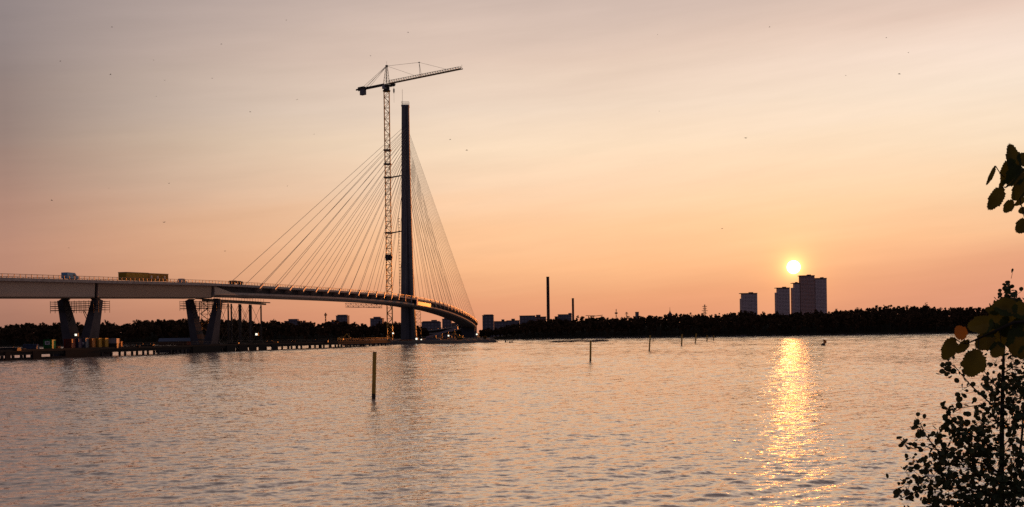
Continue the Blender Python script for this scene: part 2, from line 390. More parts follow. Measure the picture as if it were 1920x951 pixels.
for a in [
    (1571, 577, 18, 985, 'dark rounded tree standing up from the wood just right of the grouped tower blocks', False),
    (1612, 573, 22, 990, 'broad treetop at the left end of the highest part of the right-hand wood', False),
    (1737, 568, 20, 990, 'ragged treetop on the highest stretch of the right-hand wood', False),
    (1294, 586, 16, 1010, 'rounded treetop between the church spire and the power pylon', False),
    (1343, 586, 10, 1010, 'small pointed treetop just right of the power pylon', True),
    (1107, 593, 14, 1015, 'bushy treetop just right of the shorter chimney', False),
    (442, 595, 18, 985, 'palm-like tufted treetop seen between the legs of the temporary trestle tower', False),
    (108, 608, 14, 955, 'thin open-crowned tree left of the first V pier', False),
    (60, 606, 16, 950, 'rounded treetop near the left edge under the bridge girder', False),
    (215, 604, 20, 960, 'broad treetop right of the first V pier above the wood', False),
    (747, 600, 26, 980, 'dark round tree just left of the pylon foot, beside the crane mast', False),
    (664, 599, 16, 975, 'leafy treetop just right of the apartment block left of the crane', False),
]: lone_tree(*a)

# ------------------------------------------------------------ bridge geometry
Ys = np.arange(180, 1100.1, 1.0)
def slope(Y): return interp(Y, [(180, .235), (430, .235), (663, .16), (930, .055), (990, .0), (1030, -.3), (1100, -.8)])
_sl = np.array([slope(y) for y in Ys]); _X = np.concatenate([[0], np.cumsum((_sl[1:] + _sl[:-1]) / 2)]); _X += -137 - np.interp(300, Ys, _X)
HW = 8.0
ZP = [(180, 18.3), (300, 22.2), (334, 23.1), (406, 25.1), (426, 25.6), (540, 27.0), (610, 27.6), (663, 27.5), (740, 26.3), (800, 24.2), (870, 21.2), (940, 17.6), (1000, 14.2), (1100, 9)]
_zz = np.array([interp(y, ZP) for y in Ys]); _k = np.ones(41) / 41; _zs = np.convolve(np.pad(_zz, 20, mode='edge'), _k, mode='valid')
_zs[:20] = _zz[:20]
def nrm(Y):
    s = float(np.interp(Y, Ys, _sl)); l = math.hypot(1, s); return Vector((1 / l, -s / l, 0))
def tan(Y):
    n = nrm(Y); return Vector((-n.y, n.x, 0))
def BP(Y, t, dz=0):
    """point on the bridge: t metres to the near side of the centre line, dz above the deck"""
    n = nrm(Y); e = Vector((float(np.interp(Y, Ys, _X)), Y, float(np.interp(Y, Ys, _zs)) + dz))
    return e + n * (t - HW)
YPY = 697.0
base = BP(YPY, 0); bridge = thing('cable_stayed_bridge', (base.x, base.y, 0), 'long curving cable-stayed bridge with one tall dark pylon, fans of cables and V-shaped piers', 'bridge')
def sweep(y0, y1, prof, name, m, step=4.0, closed=True):
    b = MB(); n = len(prof) if not callable(prof) else len(prof(y0)); L = []
    k = max(1, int(round((y1 - y0) / step))); yy = [y0 + (y1 - y0) * i / k for i in range(k + 1)]
    for y in yy:
        for t, z in (prof(y) if callable(prof) else prof): L.append(BP(y, t, z))
    fs = []
    for i in range(k):
        for j in range(n):
            j2 = (j + 1) % n; fs.append((i * n + j, i * n + j2, (i + 1) * n + j2, (i + 1) * n + j))
    fs.append(tuple(range(n))[::-1]); fs.append(tuple(k * n + j for j in range(n)))
    b.add(L, fs); return b.build(name, m, bridge)
Y0, YJ, Y1 = 185, 430, 1095
# deck slab with edge beams
sweep(Y0, Y1, [(-8, -.75), (8, -.75), (8, .12), (7.6, .12), (7.6, -.1), (-7.6, -.1), (-7.6, .12), (-8, .12)], 'deck', concrete)
asphalt = mat('asphalt', (.05, .05, .05), .9)
sweep(Y0, Y1, [(-7.55, -.094), (7.55, -.094), (7.55, -.02), (-7.55, -.02)], 'carriageway', asphalt)
# approach box girder
jts = [Y0, 262, 345.5, 417]
for i, (a, b_) in enumerate(zip(jts, jts[1:])):
    o = sweep(a + .6, b_ - .6, [(-5.8, -5.0), (5.8, -5.0), (6.1, -.76), (-6.1, -.76)], 'box_girder', (girder_steel if i < 2 else girder_brown))
    o['label'] = ('pale grey' if i < 2 else 'brownish') + ' painted steel box girder under the approach deck'
    sweep(a + .61, b_ - .61, [(-5.9, -5.35), (5.9, -5.35), (5.9, -5.003), (-5.9, -5.003)], 'bottom_flange', dark_steel)
for y in jts[1:]:
    sweep(y - .59, y + .59, [(-5.4, -5.2), (5.4, -5.2), (5.8, -.76), (-5.8, -.76)], 'girder_joint', black_void, 1)
    m = MB()
    for d in (.8,):
        m.beam(BP(y + d, 5.9, -5.0), BP(y + d, 6.2, -.8), .2, .25)
    m.build('joint_stiffener', girder_steel, bridge)
# stayed part: web, recessed, bottom chord standing proud
def chord(y):
    k = interp(y, [(417, 1), (460, .8), (640, .75), (697, 1.05), (760, .8), (1095, .8)])
    return [(-6.6, -3.0 - k), (-5.2, -3.7 - k), (5.2, -3.7 - k), (6.6, -3.0 - k), (6.6, -3.0), (-6.6, -3.0)]
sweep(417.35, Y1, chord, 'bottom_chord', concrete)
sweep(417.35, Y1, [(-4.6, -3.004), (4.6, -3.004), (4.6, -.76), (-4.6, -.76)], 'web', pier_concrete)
m = MB()   # tapering transition plate at the start of the stayed part
a, b_, c = BP(417.5, 6.65, -.8), BP(417.5, 6.65, -4.0), BP(436, 6.65, -4.0); a2, b2, c2 = (BP(417.5, 5, -.8), BP(417.5, 5, -4.0), BP(436, 5, -4.0))
m.add([a, b_, c, a2, b2, c2], [(0, 2, 1), (3, 4, 5), (0, 1, 4, 3), (1, 2, 5, 4), (2, 0, 3, 5)]); m.build('transition_plate', girder_steel, bridge)
# added panel painted as orange sunlight, and blue sheet right of the pylon
sweep(684, 726, [(6.9, -3.6), (7.1, -3.6), (7.1, -1.0), (6.9, -1.0)], 'sunlit_patch_panel', mat('painted_sunlight', (.75, .5, .22), .5, var=.1))
sweep(680.5, 683.5, [(7.3, -3.6), (8.15, -3.6), (8.15, .9), (7.3, .9)], 'blue_sheet', mat('blue_sheet', (.05, .12, .3), .6))
# railings
def railing(t, name):
    m = MB(); y = Y0 + 1
    while y < Y1 - 2:
        m.beam(BP(y, t, .12), BP(y, t, 1.16), .15, .15); y += 2.4
    for z in (1.14, .8, .46): 
        yy = np.arange(Y0 + 1, Y1 - 2, 8)
        for p, q in zip(yy, yy[1:]): m.beam(BP(p, t, z), BP(q, t, z), .06 if z < 1.1 else .17, .06 if z < 1.1 else .13)
    return m.build(name, rail_steel, bridge)
railing(7.8, 'railing'); railing(-7.8, 'railing')
# pylon: faceted needle, wider at the foot
PT_ = BP(YPY, 0); PD = tan(YPY); PN = nrm(YPY)
ztopP = ZH(760, 201, YPY)
def prow(py):
    "centre x and half width from the two silhouette edges"
    xl = interp(py, [(201, 753.3), (400, 753), (560, 752.5), (642, 752.5)]); xr = interp(py, [(201, 767), (300, 768.6), (400, 771.5), (560, 776.5), (642, 782)])
    a, b_ = W(xl, py, YPY), W(xr, py, YPY); return (a.x + b_.x) / 2, (b_.x - a.x) / 2, a.z
m = MB(); rowsP = [646, 600, 560, 480, 400, 300, 246, 201]; vs = []
for py in rowsP:
    cx, hw, z = prow(py); z = z if py != 646 else -1
    l = hw * 1.15
    # left face slightly blue-lit, chevron ribs facing the camera
    sec = [(-hw, -.55 * l), (-.25 * hw, -l), (0.12 * hw, -l), (.2 * hw, -.8 * l), (.36 * hw, -.8 * l), (.44 * hw, -l), (.8 * hw, -l), (hw, -.6 * l), (hw, .6 * l), (.5 * hw, l), (-.5 * hw, l), (-hw, .6 * l)]
    vs += [(cx + a, YPY + b_, z) for a, b_ in sec]
n = 12; fs = []
for i in range(len(rowsP) - 1):
    for j in range(n): fs.append((i * n + j, i * n + (j + 1) % n, (i + 1) * n + (j + 1) % n, (i + 1) * n + j))
fs.append(tuple(range(n))[::-1]); fs.append(tuple((len(rowsP) - 1) * n + j for j in range(n)))
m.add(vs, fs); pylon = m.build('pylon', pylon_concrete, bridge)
cxT, hwT, zT = prow(201)
m = MB(); m.box((cxT, YPY, zT + .5), (hwT * 2.1, hwT * 2.2, 1.0)); m.build('pylon_cap', mat('pylon_cap', (.12, .12, .15), .6), pylon)
m = MB()
for i in range(9):
    for s in (-1, 1):
        x = cxT - hwT + i * hwT / 4; m.beam((x, YPY + s * hwT, zT + 1), (x, YPY + s * hwT, zT + 3.0), .1)
for s in (-1, 1):
    m.beam((cxT - hwT, YPY + s * hwT, zT + 3), (cxT + hwT, YPY + s * hwT, zT + 3), .1); m.beam((cxT + s * hwT, YPY - hwT, zT + 3), (cxT + s * hwT, YPY + hwT, zT + 3), .1)
m.beam((cxT - hwT * .8, YPY, zT + 1), (cxT - hwT * .8, YPY, zT + 11), .16); m.build('pylon_railing', rail_steel, pylon)
m = MB(); # ladder of access brackets up the left side of the pylon foot
for i in range(26):
    z = 30 + i * 1.9; cx, hw, _ = prow(560); m.box((cx - hw - .5, YPY - 2, z), (1.0, .8, .25))
m.beam((prow(560)[0] - prow(560)[1] - .9, YPY - 2, 28), (prow(560)[0] - prow(560)[1] - .9, YPY - 2, 79), .2)
m.build('climbing_rail', dark_steel, pylon)
m = MB(); m.lathe((PT_.x, YPY, -1.5), [(13, 0), (12, 3.6), (11.5, 4.0)], 24); m.build('pylon_footing', pier_concrete, bridge)
# lit leg behind the pylon foot
m = MB(); pa, pb = W(778, 640, YPY + 6), W(770, 585, YPY + 6); m.beam(pa, pb, 1.6, 3); m.build('pylon_strut', concrete, bridge)
# stays
yl = [454 + 14.3 * k for k in range(16)]
yr = [958 - 14.9 * k for k in range(17)]
def anchor_z(i):  # ith from the outermost
    return (zT - 13) - (i * 2.0 if i < 11 else 22 + (i - 11) * 3.2)
cab_n = 0
for side, ylist in ((-1, yl), (1, yr)):
    for i, y in enumerate(ylist):
        for plane in (1, -1):
            z = anchor_z(i); py = 201 + (zT - z) * F / YPY; cx, hw, _ = prow(py)
            top = Vector((cx + plane * hw * .45, YPY + side * hw * .9, z)); bot = BP(y, plane * 7.85, .3)
            m = MB(); m.tube([bot, top], .095, 6); m.build('stay_cable', cable_m, bridge)
            if plane == 1 and not 678 < y < 728:      # slanting anchor tube hung on the deck edge
                d = (bot - top).normalized(); m = MB(); p0 = bot - d * 1.2; q0 = bot + d * 3.3
                m.beam(p0, q0, .55, .6)
                m.hexa([BP(y - .15, 4.6, -2.9), BP(y + .15, 4.6, -2.9), BP(y + .15, 4.6, -.9), BP(y - .15, 4.6, -.9)], [BP(y - .15, 7.6, -1.6), BP(y + .15, 7.6, -1.6), BP(y + .15, 7.9, -.9), BP(y - .15, 7.9, -.9)])
                m.build('cable_anchor', mat('anchor_steel', (.42, .34, .30), .5), bridge)
# V piers
def vpier(y, below=2.5):
    P = bpy.data.objects.new('v_pier', None); COL.objects.link(P); P.parent = bridge; ORG[P.name] = ORG[bridge.name]
    zt = BP(y, 0).z - 6.0; T = tan(y); Nn = nrm(y); C = BP(y, 0); C.z = 0
    for s in (-1, 1):
        def ring(t, ht, hl, z): return [C + Nn * (t + i * ht) + T * (j * hl) + Vector((0, 0, z)) for i, j in ((-1, -1), (1, -1), (1, 1), (-1, 1))]
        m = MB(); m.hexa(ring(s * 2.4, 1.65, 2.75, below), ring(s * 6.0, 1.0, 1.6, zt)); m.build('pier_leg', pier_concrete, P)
        m = MB(); m.hexa(ring(s * 5.9, 1.0, 1.2, zt + .01), ring(s * 5.0, .8, 1.2, zt + .62)); m.build('bearing', dark_steel, P)
    m = MB(); m.hexa([C + Nn * (i * 7) + T * (j * 5.5) + Vector((0, 0, -1.5)) for i, j in ((-1, -1), (1, -1), (1, 1), (-1, 1))], [C + Nn * (i * 7) + T * (j * 5.5) + Vector((0, 0, below - .01)) for i, j in ((-1, -1), (1, -1), (1, 1), (-1, 1))])
    m.build('pier_cap', pier_concrete, P)
    return C, T, Nn, zt
VP = [vpier(y) for y in (271, 346, 421.5)]
# far end pier & abutment on the island
for y in (975, 1040):
    C = BP(y, 0); T = tan(y); Nn = nrm(y); zt = C.z - 4.8; C.z = 0
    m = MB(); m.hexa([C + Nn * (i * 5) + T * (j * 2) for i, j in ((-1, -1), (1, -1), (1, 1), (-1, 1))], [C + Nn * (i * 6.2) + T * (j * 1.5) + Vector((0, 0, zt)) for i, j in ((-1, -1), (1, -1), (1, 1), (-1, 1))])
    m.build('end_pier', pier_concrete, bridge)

# ------------------------------------------------------------ scaffold platforms round the pier tops
def platform(V, label):
    C, T, Nn, zt = V; t = thing('scaffold_platform', (C.x, C.y, zt), label, 'scaffold')
    q = lambda a, b_, z: C + Nn * a + T * b_ + Vector((0, 0, zt + z))
    m = MB()
    for lv in (-3.2, -1.9):
        m.hexa([q(-8.3, -3.0, lv), q(8.3, -3.0, lv), q(8.3, -2.2, lv), q(-8.3, -2.2, lv)], [q(-8.3, -3.0, lv + .2), q(8.3, -3.0, lv + .2), q(8.3, -2.2, lv + .2), q(-8.3, -2.2, lv + .2)])
    m.build('boards', timber, t)
    m = MB()
    for lv in (-3.0, -2.3, -1.7, -1.0, -.4):
        for b_ in (-3.0, 2.9): m.beam(q(-8.4, b_, lv), q(8.4, b_, lv), .13)
        for a in (-8.4, 8.4): m.beam(q(a, -3.0, lv), q(a, 2.9, lv), .13)
    for i in range(11):
        a = -8.4 + 1.68 * i
        for b_ in (-3.0, 2.9): m.beam(q(a, b_, -3.9), q(a, b_, -.1), .11)
    for a, a2 in ((-3.4, -2.2), (-2.6, -1.2), (3.4, 2.2), (2.6, 1.2)): m.beam(q(a * .6, -1, -3.2), q(a * 1.35 if abs(a) > 0 else a, -1, -7.2), .14)
    m.build('scaffold_tubes', dark_steel, t)
platform(VP[1], 'dark tube scaffold with two walkways round the tops of the first V pier')
platform(VP[2], 'dark tube scaffold round the tops of the second V pier beside the trestle tower')

# temporary trestle tower under the start of the stayed part
t0 = thing('trestle_tower', tuple(W(457, 650, 454)), 'tall dark cross-braced steel trestle holding up the bridge right of the second V pier', 'trestle')
zt = ZH(457, 566.5, 454)
cols = []
for px in (430, 448, 468, 487):
    for dep in (419, 434):
        cols.append((px, dep))
def colp(px, dep, z): 
    o = (dep - 426.5) / 7.5; Yc = 454 + (px - 457) * .45; p = W(px, 600, Yc)
    return Vector((p.x, Yc, 0)) + Vector((o * 1.0, o * 6, z))
cols = [(a - 8, b_) for a, b_ in cols]
for px, dep in cols:
    m = MB(); m.tube([colp(px, dep, -.5), colp(px, dep, zt - .9)], .33, 8); m.build('column', dark_steel, t0)
m = MB()
for dep in (419, 434):
    for a, b_ in ((422, 440), (440, 460), (460, 479)):
        for z0_, z1_ in ((3, 9.5), (9.5, zt - 1)):
            m.beam(colp(a, dep, z0_), colp(b_, dep, z1_), .1); m.beam(colp(a, dep, z1_), colp(b_, dep, z0_), .1)
m.build('cross_bracing', dark_steel, t0)
m = MB()
for s in (-1, 0, 1):
    m.beam(colp(388, 426, zt) + Vector((0, s * 5, -.2)), colp(494, 426, zt - .2) + Vector((0, s * 5, -.2)), .6, .7)
for i in range(14): 
    px = 388 + i * 7.9; m.beam(colp(px, 415, zt + .3), colp(px, 438, zt + .3), .4, .4)
for i in range(24):
    px = 390 + i * 5; m.beam(colp(px, 419, zt), colp(px, 419, zt + 1.6), .09)
m.beam(colp(390, 419, zt + 1.6), colp(486, 419, zt + 1.4), .12)
m.build('head_beams', dark_steel, t0)
# scaffold stair between pier legs
def stair_tower(px, Y, z0, z1, w_, label, n):
    c = W(px, 600, Y); t = thing('stair_tower', (c.x, Y, z0), label, 'scaffold stair')
    m = MB(); h = w_ / 2
    for i in (-1, 1):
        for j in (-1, 1): m.beam((c.x + i * h, Y + j * h, z0), (c.x + i * h, Y + j * h, z1), .14)
    dz = (z1 - z0) / n
    for k in range(n + 1):
        z = z0 + k * dz
        for j in (-1, 1): m.beam((c.x - h, Y + j * h, z), (c.x + h, Y + j * h, z), .12); m.beam((c.x + j * h, Y - h, z), (c.x + j * h, Y + h, z), .12)
        if k < n: m.beam((c.x - h, Y - h, z), (c.x + h, Y - h, z + dz), .09)
    m.build('scaffold_tubes', dark_steel, t)
    m = MB()
    for k in range(n):
        z = z0 + k * dz; s = 1 if k % 2 else -1
        m.beam((c.x - s * h * .9, Y, z + .1), (c.x + s * h * .9, Y, z + dz), .9, .12); m.box((c.x + s * h * .8, Y, z + dz), (.7, w_ * .9, .1))
    m.build('stair_flight', timber, t)
stair_tower(384, 430, 2.6, ZH(384, 566, 430), 3.2, 'scaffold stair tower seen between the legs of the second V pier', 7)
stair_tower(784, 692, 2, ZH(784, 584, 692), 3.0, 'pale scaffold stair tower just right of the pylon foot', 8)

# hanging gantry left of the crane mast
c0, c1 = W(648, 572, 640), W(716, 574.5, 640)
t = thing('lattice_gantry', (c0.x, 640, c0.z), 'pale lattice gantry lying level just under the deck left of the crane mast', 'gantry')
m = MB(); L_ = 14
for j in (-1, 1):
    for z in (0, 2.0):
        m.beam(c0 + Vector((0, j, z - 1)), c1 + Vector((0, j, z - 1)), .16)
for i in range(L_ + 1):
    f = i / L_; p = c0.lerp(c1, f)
    for j in (-1, 1):
        m.beam(p + Vector((0, j, -1)), p + Vector((0, j, 1)), .1)
        if i < L_: q = c0.lerp(c1, (i + 1) / L_); m.beam(p + Vector((0, j, -1 if i % 2 else 1)), q + Vector((0, j, 1 if i % 2 else -1)), .1)
m.build('lattice', mat('pale_steel', (.4, .36, .3), .5), t)
m = MB(); m.box((c0 + c1) / 2 + Vector((0, 0, -1)), ((c1 - c0).length, 1.8, .12)); m.build('walkway', timber, t)
m = MB(); 
for f in (.55, .95):
    p = c0.lerp(c1, f); m.beam(p + Vector((0, 0, 1)), p + Vector((0, 0, 4.2)), .12)
m.build('hanger', dark_steel, t)

# ------------------------------------------------------------ tower crane
YC = 700.0
cb = W(731, 640, YC); ct = W(725.2, 168, YC); mx_ = (cb.x + ct.x) / 2
crane = thing('tower_crane', (mx_, YC, 2), 'very tall lattice tower crane standing beside the pylon, its jib out to the right', 'crane')
zM = ZH(726, 172, YC); zJ = ZH(726, 158, YC); zA = ZH(726, 124, YC)
m = MB(); hh = 1.6
for i in (-1, 1):
    for j in (-1, 1): m.beam((mx_ + i * hh, YC + j * hh, 1.5), (mx_ + i * hh, YC + j * hh, zM), .32)
nb = 46; dz = (zM - 2) / nb
for k in range(nb + 1):
    z = 2 + k * dz
    for j in (-1, 1):
        m.beam((mx_ - hh, YC + j * hh, z), (mx_ + hh, YC + j * hh, z), .22); m.beam((mx_ + j * hh, YC - hh, z), (mx_ + j * hh, YC + hh, z), .2)
        if k < nb:
            s = 1 if k % 2 else -1
            m.beam((mx_ - s * hh, YC + j * hh, z), (mx_ + s * hh, YC + j * hh, z + dz), .24); m.beam((mx_ + j * hh, YC - s * hh, z), (mx_ + j * hh, YC + s * hh, z + dz), .2)
mast = m.build('mast', yellow_steel, crane)
for py in (282, 308, 333, 437, 483):
    m = MB()
    z = ZH(729, py, YC)
    for i in (-1, 1): m.beam((mx_ - 2.3, YC + i * 2, z), (mx_ + 2.3, YC + i * 2, z), .5, .7); m.beam((mx_ + i * 2, YC - 2.3, z), (mx_ + i * 2, YC + 2.3, z), .5, .7)
    if py == 483: m.box((mx_, YC, z), (4, 4, 3.4))
    m.build('mast_collar', dark_steel, crane)
for py in (333, 437):
    z = ZH(729, py, YC); cx, hw, _ = prow(py); m = MB()
    for i in (-1, 1): m.beam((mx_ + 1.8, YC + i * 1.5, z), (cx - hw, YPY + i * .8, z + .7), .42)
    for q in range(6): f0, f1 = q / 6, (q + 1) / 6; A = Vector((mx_ + 1.8, YC - 1.5, z)).lerp(Vector((cx - hw, YPY - .8, z + .7)), f0); B = Vector((mx_ + 1.8, YC + 1.5, z)).lerp(Vector((cx - hw, YPY + .8, z + .7)), f1); m.beam(A, B, .2)
    m.build('tie_frame', dark_steel, crane)
# slewing unit, cab, tower head
m = MB(); m.lathe((mx_, YC, zM), [(2.3, 0), (2.4, .8), (1.9, .9), (1.9, zJ - zM - .6), (2.3, zJ - zM - .4)], 12); m.build('slewing_unit', dark_steel, crane)
tipL, tipR = W(664, 166.5, 716), W(866, 130, 662); org = Vector((mx_, YC, zJ))
dj = Vector((tipR.x - mx_, tipR.y - YC, 0)); dj = dj.normalized(); LJ = (Vector((tipR.x, tipR.y, 0)) - Vector((mx_, YC, 0))).length
nj = Vector((-dj.y, dj.x, 0)); up = Vector((0, 0, 1))
LC = 26.0
m = MB(); m.box(org + nj * -2.6 + dj * .5 + up * -2.2, (2.2, 1.6, 2.4), ax=dj, ay=nj); cab = m.build('operator_cab', mat('cab_paint', (.2, .2, .22), .5), crane)
m = MB(); m.box(org + nj * -2.6 + dj * 1.65 + up * -1.9, (.1, 1.3, 1.4), ax=dj, ay=nj); m.build('cab_window', glassm, cab)
apex = org + up * (zA - zJ) + dj * .4
m = MB()
for i in (-1, 1):
    for j in (-1, 1): m.beam(org + dj * i * 1.5 + nj * j * 1.3, apex + dj * i * .35 + nj * j * .3, .24)
for k in range(6):
    f = k / 6; w_ = 1.5 * (1 - f) + .35 * f; P_ = org.lerp(apex, f)
    for j in (-1, 1): m.beam(P_ + dj * -w_ + nj * j * w_ * .85, P_ + dj * w_ + nj * j * w_ * .85, .13); m.beam(P_ + dj * -w_ + nj * j * w_ * .85, org.lerp(apex, f + 1 / 6) + dj * w_ * .9 + nj * j * w_ * .8, .12)
m.box(apex, (1.3, 1.1, .9), ax=dj, ay=nj); m.beam(apex, apex + up * 3, .1)
m.build('tower_head', dark_steel, crane)
# jib: triangular lattice
m = MB(); nbj = 30; hJ = 2.0; wJ = .85
Lp = lambda f, j: org + dj * (1.6 + (LJ - 1.6) * f) + nj * j * wJ
Tp = lambda f: org + dj * (1.6 + (LJ - 1.6) * f) + up * (hJ * (1.0 - .25 * f))
for j in (-1, 1): m.beam(Lp(0, j), Lp(1, j), .34, .45)
m.beam(Tp(0), Tp(.97), .22)
for k in range(nbj):
    f0, f1, fm = k / nbj, (k + 1) / nbj, (k + .5) / nbj
    for j in (-1, 1): m.beam(Lp(f0, j), Tp(fm), .13); m.beam(Tp(fm), Lp(f1, j), .13)
    m.beam(Lp(f0, -1), Lp(f1, 1), .12); m.beam(Lp(f0, -1), Lp(f0, 1), .12)
m.beam(Lp(1, 0), Lp(1, 0) + up * 2.4, .14)
m.build('jib', mat('jib_paint', (.22, .15, .06), .5), crane)
m = MB()
for j in (-1, 1): m.beam(org + dj * -1.5 + nj * j * 1.0, org + dj * -LC + nj * j * 1.0, .4, 1.0)
for k in range(9): m.beam(org + dj * (-1.5 - k * 2.9) - nj, org + dj * (-1.5 - k * 2.9) + nj, .2)
m.box(org + dj * (-LC + 4) + up * .9, (5, 2, 1.1), ax=dj, ay=nj)
m.build('counter_jib', dark_steel, crane)
m = MB(); m.box(org + dj * (-LC + 5.2) + up * -2.0, (3.6, 2.2, 3.6), ax=dj, ay=nj); m.box(org + dj * (-LC + 5.2) + up * -.4, (3.9, 2.3, .5), ax=dj, ay=nj); m.build('counterweight', mat('counterweight_block', (.12, .13, .15), .8), crane)
m = MB(); kp0 = Tp(.455); kp1 = W(787, 119, 700 - .62 * LJ * .45)
kp1 = kp0 - dj * 1.2 + up * 7.4
for j in (-1, 1): m.beam(Lp(.455, j), kp1, .2)
m.box(kp1, (1.1, .6, .4), ax=dj, ay=nj); m.build('jib_strut', dark_steel, crane)
m = MB()
m.beam(apex, kp1, .13); m.beam(kp1, Tp(.80), .13); m.beam(apex, Tp(.37), .13)
for j in (-1, 1): m.beam(apex + nj * j * .3, org + dj * (-LC + 4.5) + nj * j, .13); m.beam(apex + nj * j * .3, org + dj * (-LC + 9) + nj * j, .12)
m.build('pendant_line', dark_steel, crane)
m = MB(); tr = org + dj * 5.5 + up * -.9; m.box(tr, (3.2, 1.6, .6), ax=dj, ay=nj)
for q in (-2.2, -1.2, 0, 1.2): m.box(tr + dj * q + up * -.7, (.5, 1.2, 1.1), ax=dj, ay=nj)
m.build('trolley', dark_steel, crane)
m = MB(); m.beam(tr + dj * .8 + up * -.3, tr + dj * .8 + up * -2.6, .1); m.build('hoist_rope', dark_steel, crane)
m = MB(); hk = tr + dj * .8; m.lathe(hk + up * -5.8, [(.12, 0), (.45, 1.0), (.5, 2.4), (.2, 3.2)], 8); hb = m.build('hook_block', dark_steel, crane)
m = MB(); m.tube([hk + up * -5.8, hk + up * -11.5], .05, 5); m.build('hook_chain', dark_steel, hb)
m = MB(); m.box((mx_, YC, 1.2), (7, 7, 2.4)); m.build('crane_base', concrete, crane)

# ------------------------------------------------------------ islands
def island(name, pts, zs, label=None):
    """pts: outline (x,y); flat-topped rough mound"""
    m = MB(); n = len(pts); c = Vector((sum(p[0] for p in pts) / n, sum(p[1] for p in pts) / n, 0)); rows = [(1.0, -.6), (.985, .3), (.95, zs * .7), (.88, zs), (.5, zs + .1)]
    vs = []; fs = []
    for k, (s, z) in enumerate(rows):
        for p in pts:
            q = c + (Vector((p[0], p[1], 0)) - c) * s; vs.append((q.x + random.uniform(-.4, .4), q.y + random.uniform(-.4, .4), z + (random.uniform(-.25, .25) if k else 0)))
    for k in range(len(rows) - 1):
        for j in range(n): fs.append((k * n + j, k * n + (j + 1) % n, (k + 1) * n + (j + 1) % n, (k + 1) * n + j))
    vs.append((c.x, c.y, zs + .1)); t = len(vs) - 1
    for j in range(n): fs.append(((len(rows) - 1) * n + j, (len(rows) - 1) * n + (j + 1) % n, t))
    m.add(vs, fs); o = m.build(name, rock); return o
def dense(pts, k=6):
    out = []
    for i in range(len(pts)):
        a, b_ = pts[i], pts[(i + 1) % len(pts)]
        for j in range(k): out.append((a[0] + (b_[0] - a[0]) * j / k + random.uniform(-.7, .7), a[1] + (b_[1] - a[1]) * j / k + random.uniform(-.7, .7)))
    return out
def wx(px, Y): return (W(px, 640, Y).x, Y)
o = island('bridge_island', dense([wx(640, 600), wx(700, 610), wx(780, 622), wx(860, 640), wx(915, 668), wx(934, 684), wx(928, 730), wx(925, 900), wx(930, 1000), wx(700, 1000), wx(640, 760)], 9), 2.1); tag(o, kind='structure')
o = island('rock_islet', dense([wx(1031, 637), wx(1070, 632), wx(1100, 630), wx(1143, 637), wx(1130, 652), wx(1090, 655), wx(1050, 648)], 6), .55)
tag(o, kind='structure')
m = MB()
for i in range(46):
    px = rng.uniform(1084, 1140); p = W(px, 640, rng.uniform(634, 648)); r = rng.uniform(.5, 1.2) * (1 - abs(px - 1118) / 50)
    m.lathe((p.x, p.y, .2), [(r, 0), (r * .8, r * .5), (r * .3, r * .75)], 7)
tag(m.build('islet_boulders', rock), 'low dark boulders along the back of the flat islet in mid-water', 'rocks', kind='stuff')

# ------------------------------------------------------------ work jetty
JE = [(180, -166), (294, -136), (343, -125.5), (412, -107.5), (470, -92), (515, -79.5), (560, -71), (612, -64)]
def jx(Y): return interp(Y, JE)
jt = thing('work_jetty', (jx(400), 400, 0), 'long dark work jetty on rows of piles running under the bridge to the pylon island', 'jetty')
zJt = 2.5
def jp(Y, t, z):
    d = (jx(Y + 2) - jx(Y - 2)) / 4; l = math.hypot(1, d); return Vector((jx(Y), Y, z)) + Vector((1 / l, -d / l, 0)) * t
m = MB(); yy = np.arange(186, 610, 8.0)
for a, b_ in zip(yy, yy[1:]):
    m.hexa([jp(a, -14, zJt - .3), jp(a, 0, zJt - .3), jp(b_, 0, zJt - .3), jp(b_, -14, zJt - .3)], [jp(a, -14, zJt), jp(a, 0, zJt), jp(b_, 0, zJt), jp(b_, -14, zJt)])
m.build('jetty_deck', timber, jt)
m = MB()
for a, b_ in zip(yy, yy[1:]):
    for t_ in (-.4, -6, -13.6): m.beam(jp(a, t_, zJt - .75), jp(b_, t_, zJt - .75), .5, .86)
m.build('edge_beam', black_void, jt)
m = MB(); 
for a, b_ in zip(yy, yy[1:]):
    m.beam(jp(a, -.3, zJt + .2), jp(b_, -.3, zJt + .2), .3, .4)
m.build('kerb', timber, jt)
Yp = 262.0; first = None; k = 0; pil = 0
proto_p = {}
while Yp < 612 and pil < 98:
    for t_, r in ((-.5, .42), (-13.5, .42)):
        if t_ < -10 and k % 2: continue
        p = jp(Yp, t_, 0)
        key = round(r, 2)
        if key not in proto_p:
            mm = MB(); mm.lathe((0, 0, 0), [(r, -1.5), (r, zJt - 1.2)], 8); o = mm.build('pile', dark_steel); proto_p[key] = o
            o.parent = jt; o.location = p - ORG[jt.name]
        else:
            o = proto_p[key].copy(); COL.objects.link(o); o.location = p - ORG[jt.name]
        pil += 1
    Yp += rng.choice([2.2, 3.4, 4.4, 5.5, 6.5]) * (1 + (Yp - 300) / 600); k += 1
m = MB()   # fender sheets: solid patches under the deck edge
def on_jetty(px, t_):
    lo, hi = 200., 600.
    for _ in range(40):
        mid = (lo + hi) / 2; p = jp(mid, t_, zJt); q = CX + F * (p.x / p.y)
        if q < px: lo = mid
        else: hi = mid
    return mid
